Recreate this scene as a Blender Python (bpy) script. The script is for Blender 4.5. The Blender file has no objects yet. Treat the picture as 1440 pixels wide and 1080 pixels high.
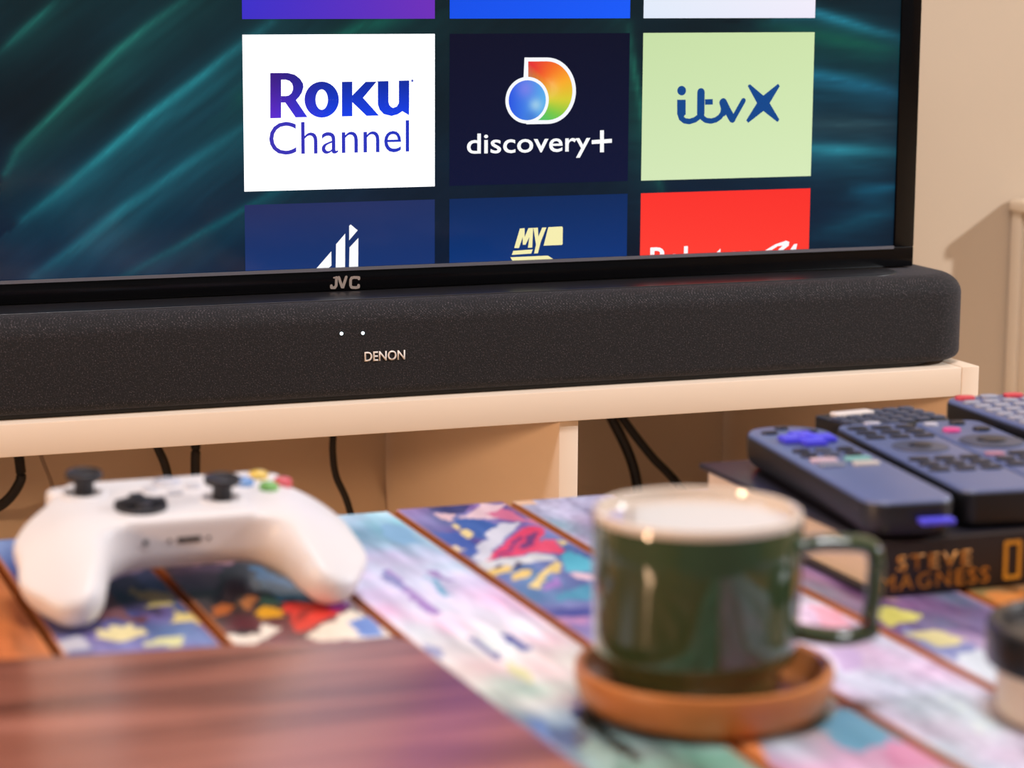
import bpy, bmesh, math, random
import numpy as np
from mathutils import Vector, Matrix
random.seed(4)
rng = np.random.default_rng(7)
SC = bpy.context.scene
COL = SC.collection

# ------------------------------------------------------------------ camera, world, lights, exposure
cd = bpy.data.cameras.new('camera')
cam = bpy.data.objects.new('camera', cd)
COL.objects.link(cam)
RX = Vector((0.93621216, -0.35138586, 0.00589683))
UY = Vector((0.05451707, 0.16178737, 0.9853186))
BZ = Vector((-0.34718105, -0.92214577, 0.17062382))
cam.matrix_world = Matrix(((RX.x, UY.x, BZ.x, -0.48590), (RX.y, UY.y, BZ.y, -1.53412), (RX.z, UY.z, BZ.z, 0.735), (0, 0, 0, 1)))
cd.sensor_width = 36.0
cd.lens = 85.0
cd.clip_start = 0.02
cd.dof.use_dof = True
cd.dof.focus_distance = 1.63
cd.dof.aperture_fstop = 7.5
SC.camera = cam

SC.view_settings.view_transform = 'Standard'
SC.view_settings.look = 'None'
SC.view_settings.gamma = 1.0
SC.view_settings.use_curve_mapping = False
SC.view_settings.exposure = 0.0

w = bpy.data.worlds.new('world')
SC.world = w
w.use_nodes = True
w.node_tree.nodes['Background'].inputs[0].default_value = (0.95, 0.95, 1.0, 1)
w.node_tree.nodes['Background'].inputs[1].default_value = 0.14


def area(name, loc, target, size, power, color, disk=False):
    l = bpy.data.lights.new(name, 'AREA')
    l.energy = power
    l.color = color
    l.shape = 'DISK' if disk else 'SQUARE'
    l.size = size
    o = bpy.data.objects.new(name, l)
    COL.objects.link(o)
    o.location = loc
    o.rotation_euler = (Vector(target) - Vector(loc)).to_track_quat('-Z', 'Y').to_euler()
    return o


KEY = area('standing_lamp_light', (2.3, -0.95, 1.55), (0.3, -0.2, 0.5), 0.10, 42, (0.90, 0.94, 1.0), True)
WARM = area('table_lamp_light', (-1.9, -1.05, 0.74), (0.3, 0.1, 0.42), 0.12, 18, (1.0, 0.62, 0.36), True)
TOP_FILL = area('added_overhead_fill', (-0.1, -0.95, 2.32), (0.0, -0.6, 0.0), 0.50, 27, (0.97, 0.95, 1.0), True)  # added soft fill from overhead, no fixture modelled
COOL_FILL = area('added_cool_fill', (-2.4, 0.0, 1.7), (0.0, -0.5, 0.5), 0.9, 12, (0.72, 0.83, 1.0))  # added cool fill from the left, there is no window here


# ------------------------------------------------------------------ helpers
def lin(c):
    out = []
    for v in c[:3]:
        v = v / 255.0
        out.append(v / 12.92 if v <= 0.04045 else ((v + 0.055) / 1.055) ** 2.4)
    return tuple(out) + (1.0,)


def linarr(a):
    a = np.clip(np.asarray(a, float), 0, 255) / 255.0
    return np.where(a <= 0.04045, a / 12.92, ((a + 0.055) / 1.055) ** 2.4)


MATS = {}


def mat(name, col, rough=0.5, metal=0.0, noise=0.0, nscale=40.0, bump=0.0, bscale=200.0, emit=0.0, coat=0.0, stretch=(1, 1, 1), spec=0.5, attr=None, sheen=0.0, col2=None, trans=0.0, coat_rough=0.06):
    if name in MATS:
        return MATS[name]
    m = bpy.data.materials.new(name)
    m.use_nodes = True
    nt = m.node_tree
    b = nt.nodes['Principled BSDF']
    b.inputs['Roughness'].default_value = rough
    b.inputs['Metallic'].default_value = metal
    b.inputs['Specular IOR Level'].default_value = spec
    b.inputs['Coat Weight'].default_value = coat
    b.inputs['Coat Roughness'].default_value = coat_rough
    b.inputs['Sheen Weight'].default_value = sheen
    b.inputs['Transmission Weight'].default_value = trans
    c = lin(col)
    b.inputs['Base Color'].default_value = c
    tc = nt.nodes.new('ShaderNodeTexCoord')
    mp = nt.nodes.new('ShaderNodeMapping')
    mp.inputs['Scale'].default_value = stretch
    nt.links.new(tc.outputs['Object'], mp.inputs[0])
    if attr:
        a = nt.nodes.new('ShaderNodeAttribute')
        a.attribute_name = attr
        nt.links.new(a.outputs['Color'], b.inputs['Base Color'])
    elif noise > 0 or col2 is not None:
        n = nt.nodes.new('ShaderNodeTexNoise')
        n.inputs['Scale'].default_value = nscale
        n.inputs['Detail'].default_value = 5
        nt.links.new(mp.outputs[0], n.inputs['Vector'])
        r = nt.nodes.new('ShaderNodeValToRGB')
        r.color_ramp.elements[0].position = 0.3
        r.color_ramp.elements[1].position = 0.7
        if col2 is not None:
            r.color_ramp.elements[0].color = c
            r.color_ramp.elements[1].color = lin(col2)
        else:
            r.color_ramp.elements[0].color = tuple(v * (1 - noise) for v in c[:3]) + (1,)
            r.color_ramp.elements[1].color = tuple(min(1, v * (1 + noise)) for v in c[:3]) + (1,)
        nt.links.new(n.outputs[0], r.inputs[0])
        nt.links.new(r.outputs[0], b.inputs['Base Color'])
    if bump > 0:
        n2 = nt.nodes.new('ShaderNodeTexNoise')
        n2.inputs['Scale'].default_value = bscale
        nt.links.new(mp.outputs[0], n2.inputs['Vector'])
        bp = nt.nodes.new('ShaderNodeBump')
        bp.inputs['Strength'].default_value = bump
        bp.inputs['Distance'].default_value = 0.001
        nt.links.new(n2.outputs[0], bp.inputs['Height'])
        nt.links.new(bp.outputs[0], b.inputs['Normal'])
    if emit > 0:
        b.inputs['Emission Color'].default_value = c
        b.inputs['Emission Strength'].default_value = emit
    MATS[name] = m
    return m


def screen_mat(name, col=None, attr=None, strength=1.0):
    """glossy LCD pixel surface: black glass that gives off the picture's light"""
    if name in MATS:
        return MATS[name]
    m = bpy.data.materials.new(name)
    m.use_nodes = True
    nt = m.node_tree
    b = nt.nodes['Principled BSDF']
    b.inputs['Base Color'].default_value = (0.004, 0.004, 0.005, 1)
    b.inputs['Roughness'].default_value = 0.08
    b.inputs['Specular IOR Level'].default_value = 0.28
    b.inputs['Emission Strength'].default_value = strength
    if attr:
        a = nt.nodes.new('ShaderNodeAttribute')
        a.attribute_name = attr
        nt.links.new(a.outputs['Color'], b.inputs['Emission Color'])
    else:
        b.inputs['Emission Color'].default_value = lin(col)
    MATS[name] = m
    return m


def obj(name, me, m=None, parent=None, loc=None, rot=None):
    o = bpy.data.objects.new(name, me)
    COL.objects.link(o)
    if m is not None:
        if not me.materials:
            me.materials.append(m)
        elif me.materials[0] != m:
            o.material_slots[0].link = 'OBJECT'
            o.material_slots[0].material = m
    if parent is not None:
        o.parent = parent
    if loc is not None:
        o.location = loc
    if rot is not None:
        o.rotation_euler = rot
    return o


def empty(name, loc, label, cat, group=None, rz=0.0):
    o = bpy.data.objects.new(name, None)
    o.empty_display_size = 0.02
    COL.objects.link(o)
    o.location = loc
    o.rotation_euler = (0, 0, rz)
    tag(o, label, cat, group)
    return o


def tag(o, label, cat, group=None):
    o['label'] = label
    o['category'] = cat
    if group:
        o['group'] = group
    return o


def mesh_from_bm(bm, name='mesh', smooth=False):
    me = bpy.data.meshes.new(name)
    bm.normal_update()
    bm.to_mesh(me)
    bm.free()
    if smooth:
        me.shade_smooth()
    return me


def auto(me, ang=35):
    """smooth shading with sharp edges above an angle"""
    bm = bmesh.new()
    bm.from_mesh(me)
    for f in bm.faces:
        f.smooth = True
    for e in bm.edges:
        if len(e.link_faces) == 2:
            e.smooth = e.calc_face_angle(0) < math.radians(ang)
    bm.to_mesh(me)
    bm.free()
    return me


def box(x0, x1, y0, y1, z0, z1, bev=0.0, seg=2):
    bm = bmesh.new()
    bmesh.ops.create_cube(bm, size=1)
    for v in bm.verts:
        v.co = Vector(((x0 + x1) / 2 + v.co.x * (x1 - x0), (y0 + y1) / 2 + v.co.y * (y1 - y0), (z0 + z1) / 2 + v.co.z * (z1 - z0)))
    if bev > 0:
        bmesh.ops.bevel(bm, geom=bm.edges[:], offset=bev, segments=seg, profile=0.5, affect='EDGES')
    me = mesh_from_bm(bm)
    return auto(me) if bev > 0 else me


def lathe(prof, n=64, closed=False):
    """prof: (r, z) list from bottom centre outwards and up"""
    vs, fs = [], []
    for r, z in prof:
        for k in range(n):
            a = 2 * math.pi * k / n
            vs.append((r * math.cos(a), r * math.sin(a), z))
    m = len(prof)
    rngp = m if closed else m - 1
    for i in range(rngp):
        j = (i + 1) % m
        for k in range(n):
            l = (k + 1) % n
            fs.append((i * n + k, i * n + l, j * n + l, j * n + k))
    if not closed:
        fs.append(tuple(range(n))[::-1])
        fs.append(tuple((m - 1) * n + k for k in range(n)))
    me = bpy.data.meshes.new('lathe')
    me.from_pydata(vs, [], fs)
    me.update()
    return auto(me, 40)


def tube(pts, r, n=12, rx=None, cyc=False, up=Vector((0, 0, 1)), caps=True):
    pts = [Vector(p) for p in pts]
    vs, fs = [], []
    N = len(pts)
    for i, p in enumerate(pts):
        if cyc:
            t = pts[(i + 1) % N] - pts[i - 1]
        else:
            t = pts[min(i + 1, N - 1)] - pts[max(i - 1, 0)]
        t.normalize()
        a = t.cross(up)
        if a.length < 1e-4:
            a = t.cross(Vector((1, 0, 0)))
        a.normalize()
        b = a.cross(t)
        for k in range(n):
            an = 2 * math.pi * k / n
            vs.append(p + a * (math.cos(an) * (rx or r)) + b * (math.sin(an) * r))
    for i in range(N if cyc else N - 1):
        j = (i + 1) % N
        for k in range(n):
            l = (k + 1) % n
            fs.append((i * n + k, i * n + l, j * n + l, j * n + k))
    if not cyc and caps:
        fs.append(tuple(range(n))[::-1])
        fs.append(tuple((N - 1) * n + k for k in range(n)))
    me = bpy.data.meshes.new('tube')
    me.from_pydata([tuple(v) for v in vs], [], fs)
    me.update()
    return auto(me, 50)


def spline(ctrl, n=10):
    """Catmull-Rom through control points"""
    c = [Vector(p) for p in ctrl]
    c = [c[0] * 2 - c[1]] + c + [c[-1] * 2 - c[-2]]
    out = []
    for i in range(1, len(c) - 2):
        for k in range(n):
            t = k / n
            p0, p1, p2, p3 = c[i - 1], c[i], c[i + 1], c[i + 2]
            out.append(0.5 * ((2 * p1) + (p2 - p0) * t + (2 * p0 - 5 * p1 + 4 * p2 - p3) * t * t + (3 * p1 - p0 - 3 * p2 + p3) * t ** 3))
    out.append(c[-2])
    return out


def rrect(x0, x1, y0, y1, r, n=8):
    pts = []
    if not isinstance(r, (tuple, list)):
        r = (r, r, r, r)
    for (cx, cy, a0, rr) in ((x1, y1, 0, r[0]), (x0, y1, 90, r[1]), (x0, y0, 180, r[2]), (x1, y0, 270, r[3])):
        sx = -1 if cx == x1 else 1
        sy = -1 if cy == y1 else 1
        ox, oy = cx + sx * rr, cy + sy * rr
        for k in range(n + 1):
            a = math.radians(a0 + 90 * k / n)
            pts.append((ox + rr * math.cos(a), oy + rr * math.sin(a)))
    return pts


def stack(rings, ang=40):
    """rings: list of (outline points (x, y), z); closed top and bottom"""
    n = len(rings[0][0])
    vs, fs = [], []
    for out, z in rings:
        for p in out:
            vs.append((p[0], p[1], z) if not callable(z) else (p[0], p[1], z(p[0], p[1])))
    for i in range(len(rings) - 1):
        for k in range(n):
            l = (k + 1) % n
            fs.append((i * n + k, i * n + l, (i + 1) * n + l, (i + 1) * n + k))
    fs.append(tuple(range(n))[::-1])
    fs.append(tuple((len(rings) - 1) * n + k for k in range(n)))
    me = bpy.data.meshes.new('stack')
    me.from_pydata(vs, [], fs)
    me.update()
    return auto(me, ang)


def slab(x0, x1, y0, y1, z0, z1, r, eb=0.001, et=0.001, n=8, seg=3):
    """rounded-corner plate with rounded lower (eb) and upper (et) edges"""
    rings = []
    def rr(i):
        q = [max(0.0002, (a if isinstance(r, (tuple, list)) else r) - i) for a in (r if isinstance(r, (tuple, list)) else (r,) * 4)]
        return rrect(x0 + i, x1 - i, y0 + i, y1 - i, q, n)
    for k in range(seg + 1):
        a = math.pi / 2 * k / seg
        rings.append((rr(eb * (1 - math.sin(a))), z0 + eb * (1 - math.cos(a))))
    for k in range(seg + 1):
        a = math.pi / 2 * k / seg
        rings.append((rr(et * (1 - math.cos(a))), z1 - et + et * math.sin(a)))
    return stack(rings)


def polys_mesh(polys, Y, depth=0.0, key=None):
    """flat (x, z) polygons on a wall-parallel plane at Y, facing -Y, optional thickness"""
    bm = bmesh.new()
    for ip, p in enumerate(polys):
        off = depth + ip * 4e-6
        vs = [bm.verts.new((q[0], Y - off, q[1])) for q in p]
        try:
            f = bm.faces.new(vs)
        except ValueError:
            continue
        f.normal_update()
        if f.normal.y > 0:
            f.normal_flip()
        if depth > 0:
            n = len(p)
            vb = [bm.verts.new((q[0], Y, q[1])) for q in p]
            for k in range(n):
                l = (k + 1) % n
                bm.faces.new((vs[k], vs[l], vb[l], vb[k]))
    bmesh.ops.triangulate(bm, faces=[f for f in bm.faces if len(f.verts) > 4])
    return mesh_from_bm(bm)


def stroke_polys(strokes):
    """(width, points) -> quads and round caps"""
    out = []
    for wd, pts in strokes:
        h = wd / 2
        for a, b in zip(pts[:-1], pts[1:]):
            dx, dz = b[0] - a[0], b[1] - a[1]
            l = math.hypot(dx, dz) or 1e-6
            nx, nz = -dz / l * h, dx / l * h
            out.append([(a[0] + nx, a[1] + nz), (b[0] + nx, b[1] + nz), (b[0] - nx, b[1] - nz), (a[0] - nx, a[1] - nz)])
        for p in pts:
            out.append([(p[0] + h * math.cos(t * math.pi / 6), p[1] + h * math.sin(t * math.pi / 6)) for t in range(12)])
    return out


def text_mesh(body, bbox, Y, offset=0.0, extrude=0.0, clip_z=None, spacing=1.0):
    cu = bpy.data.curves.new('lettering', 'FONT')
    cu.body = body
    cu.offset = offset
    cu.resolution_u = 4
    cu.space_character = spacing
    o = bpy.data.objects.new('lettering_source', cu)
    COL.objects.link(o)
    dg = bpy.context.evaluated_depsgraph_get()
    me = bpy.data.meshes.new_from_object(o.evaluated_get(dg))
    bpy.data.objects.remove(o)
    bpy.data.curves.remove(cu)
    co = np.array([v.co[:] for v in me.vertices])
    lo, hi = co.min(0), co.max(0)
    x0, z0, x1, z1 = bbox
    for v in me.vertices:
        v.co = ((v.co.x - lo[0]) / (hi[0] - lo[0]) * (x1 - x0) + x0, Y, (v.co.y - lo[1]) / (hi[1] - lo[1]) * (z1 - z0) + z0)
    bm = bmesh.new()
    bm.from_mesh(me)
    if clip_z is not None:
        bmesh.ops.bisect_plane(bm, geom=bm.verts[:] + bm.edges[:] + bm.faces[:], plane_co=(0, 0, clip_z), plane_no=(0, 0, -1), clear_outer=True)
    if extrude > 0:
        r = bmesh.ops.extrude_face_region(bm, geom=bm.faces[:])
        for v in r['geom']:
            if isinstance(v, bmesh.types.BMVert):
                v.co.y -= extrude
        bmesh.ops.recalc_face_normals(bm, faces=bm.faces[:])
    bm.to_mesh(me)
    bm.free()
    return me


def set_colors(me, cols, name='print'):
    at = me.color_attributes.new(name, 'FLOAT_COLOR', 'POINT')
    a = np.ones((len(me.vertices), 4), dtype=np.float32)
    a[:, :3] = cols
    at.data.foreach_set('color', a.ravel())


def grid_noise(X, Y, sx, sy, seed, octaves=3):
    """smooth value noise on arbitrary points"""
    r = np.random.default_rng(seed)
    tot = np.zeros_like(X, dtype=float)
    amp, norm = 1.0, 0.0
    for o in range(octaves):
        T = r.random((64, 64))
        u, v = X * sx, Y * sy
        iu, iv = np.floor(u).astype(int), np.floor(v).astype(int)
        fu, fv = u - iu, v - iv
        fu, fv = fu * fu * (3 - 2 * fu), fv * fv * (3 - 2 * fv)
        g = lambda a, b: T[a % 64, b % 64]
        tot += amp * ((g(iu, iv) * (1 - fu) + g(iu + 1, iv) * fu) * (1 - fv) + (g(iu, iv + 1) * (1 - fu) + g(iu + 1, iv + 1) * fu) * fv)
        norm += amp
        amp *= 0.5
        sx, sy = sx * 2, sy * 2
    return tot / norm


def inside(X, Y, poly):
    c = np.zeros(X.shape, bool)
    n = len(poly)
    for i in range(n):
        x1, y1 = poly[i]
        x2, y2 = poly[(i + 1) % n]
        if y1 == y2:
            continue
        t = ((y1 > Y) != (y2 > Y)) & (X < (x2 - x1) * (Y - y1) / (y2 - y1) + x1)
        c ^= t
    return c


def surface_net(fn, lo, hi, h):
    """closed mesh of fn < 0 by naive surface nets"""
    xs = np.arange(lo[0], hi[0] + h, h)
    ys = np.arange(lo[1], hi[1] + h, h)
    zs = np.arange(lo[2], hi[2] + h, h)
    X, Y, Z = np.meshgrid(xs, ys, zs, indexing='ij')
    V = fn(X, Y, Z)
    I = V < 0
    nx, ny, nz = V.shape
    cs = (nx - 1, ny - 1, nz - 1)
    acc = np.zeros(cs + (3,))
    cnt = np.zeros(cs)
    corners = [(i, j, k) for i in (0, 1) for j in (0, 1) for k in (0, 1)]
    def sl(c):
        return V[c[0]:c[0] + cs[0], c[1]:c[1] + cs[1], c[2]:c[2] + cs[2]]
    for a in corners:
        for d in range(3):
            if a[d]:
                continue
            b = list(a); b[d] = 1
            va, vb = sl(a), sl(b)
            m = (va < 0) != (vb < 0)
            t = np.where(m, va / np.where(va - vb == 0, 1, va - vb), 0)
            p = np.zeros(cs + (3,))
            for q in range(3):
                p[..., q] = a[q]
            p[..., d] += t
            acc[m] += p[m]
            cnt[m] += 1
    act = cnt > 0
    idx = -np.ones(cs, int)
    idx[act] = np.arange(act.sum())
    g = np.stack(np.nonzero(act), -1)
    P = (g + acc[act] / cnt[act][:, None]) * h + np.array([xs[0], ys[0], zs[0]])
    faces = []
    for d in range(3):
        e1, e2 = [q for q in range(3) if q != d]
        A = np.take(I, np.arange(V.shape[d] - 1), axis=d)
        B = np.take(I, np.arange(1, V.shape[d]), axis=d)
        ii = np.stack(np.nonzero(A != B), -1)
        ok = (ii[:, e1] > 0) & (ii[:, e2] > 0) & (ii[:, e1] < cs[e1]) & (ii[:, e2] < cs[e2])
        ii = ii[ok]
        def gi(o1, o2):
            j = ii.copy(); j[:, e1] += o1; j[:, e2] += o2
            return idx[j[:, 0], j[:, 1], j[:, 2]]
        q = np.stack([gi(-1, -1), gi(0, -1), gi(0, 0), gi(-1, 0)], -1)
        flip = A[ii[:, 0], ii[:, 1], ii[:, 2]]
        if d == 1:
            flip = ~flip
        q[~flip] = q[~flip][:, ::-1]
        faces.append(q)
    F = np.concatenate(faces)
    me = bpy.data.meshes.new('surface')
    me.from_pydata(P.tolist(), [], F.tolist())
    me.update()
    me.shade_smooth()
    return me


def smin(a, b, k):
    h = np.clip(0.5 + 0.5 * (b - a) / k, 0, 1)
    return b * (1 - h) + a * h - k * h * (1 - h)


def cone_sdf(X, Y, Z, a, b, ra, rb, sq=(1, 1, 1)):
    a, b = np.array(a), np.array(b)
    ab = (b - a)
    pa = [(X - a[0]), (Y - a[1]), (Z - a[2])]
    t = np.clip((pa[0] * ab[0] + pa[1] * ab[1] + pa[2] * ab[2]) / (ab @ ab), 0, 1)
    d = np.sqrt(((pa[0] - ab[0] * t) / sq[0]) ** 2 + ((pa[1] - ab[1] * t) / sq[1]) ** 2 + ((pa[2] - ab[2] * t) / sq[2]) ** 2)
    return d - (ra + (rb - ra) * t)


def rbox_sdf(X, Y, Z, c, hx, r, tilt=0.0):
    x, y, z = X - c[0], Y - c[1], Z - c[2]
    ct, st = math.cos(tilt), math.sin(tilt)
    y, z = y * ct + z * st, -y * st + z * ct
    q = [np.abs(x) - hx[0] + r, np.abs(y) - hx[1] + r, np.abs(z) - hx[2] + r]
    return np.sqrt(sum(np.maximum(v, 0) ** 2 for v in q)) + np.minimum(np.maximum(q[0], np.maximum(q[1], q[2])), 0) - r


def copy_tree(o, parent=None):
    c = o.copy()
    COL.objects.link(c)
    c.parent = parent
    for ch in list(o.children):
        copy_tree(ch, c)
    return c


def at_parent(o, root):
    """parent while keeping world-space mesh coordinates"""
    o.parent = root
    o.matrix_parent_inverse = root.matrix_basis.inverted()
    return o

# ------------------------------------------------------------------ artwork in world metres (table prints, screen picture)
TABLE_STOPS = {0: [(-0.5275,(190,108,58)),(-0.4407,(196,118,66))],1: [(-0.5516,(112,118,175)),(-0.4861,(80,78,125)),(-0.4129,(85,88,145)),(-0.3559,(120,128,180))],2: [(-0.5549,(120,70,80)),(-0.5009,(62,45,42)),(-0.433,(78,58,60)),(-0.3996,(150,120,140))],3: [(-0.7675,(110,150,135)),(-0.7143,(130,150,160)),(-0.6845,(217,217,200)),(-0.6292,(232,227,212)),(-0.5728,(238,220,232)),(-0.5089,(215,195,226)),(-0.4521,(190,200,225)),(-0.3822,(140,190,215)),(-0.3392,(172,208,228))],4: [(-0.7927,(200,160,190)),(-0.764,(165,172,190)),(-0.7431,(150,165,150)),(-0.5754,(130,125,175)),(-0.5119,(90,112,160)),(-0.4232,(105,110,170)),(-0.3427,(140,120,175))],5: [(-0.7934,(196,200,222)),(-0.7169,(206,208,230)),(-0.6296,(215,200,222)),(-0.3944,(170,175,200)),(-0.3544,(178,184,208))],6: [(-0.7004,(205,215,230)),(-0.6451,(120,110,150)),(-0.5957,(108,92,128)),(-0.3513,(176,170,195))],7: [(-0.6289,(190,130,80)),(-0.5919,(150,108,72)),(-0.3937,(160,120,95))]}
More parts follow.
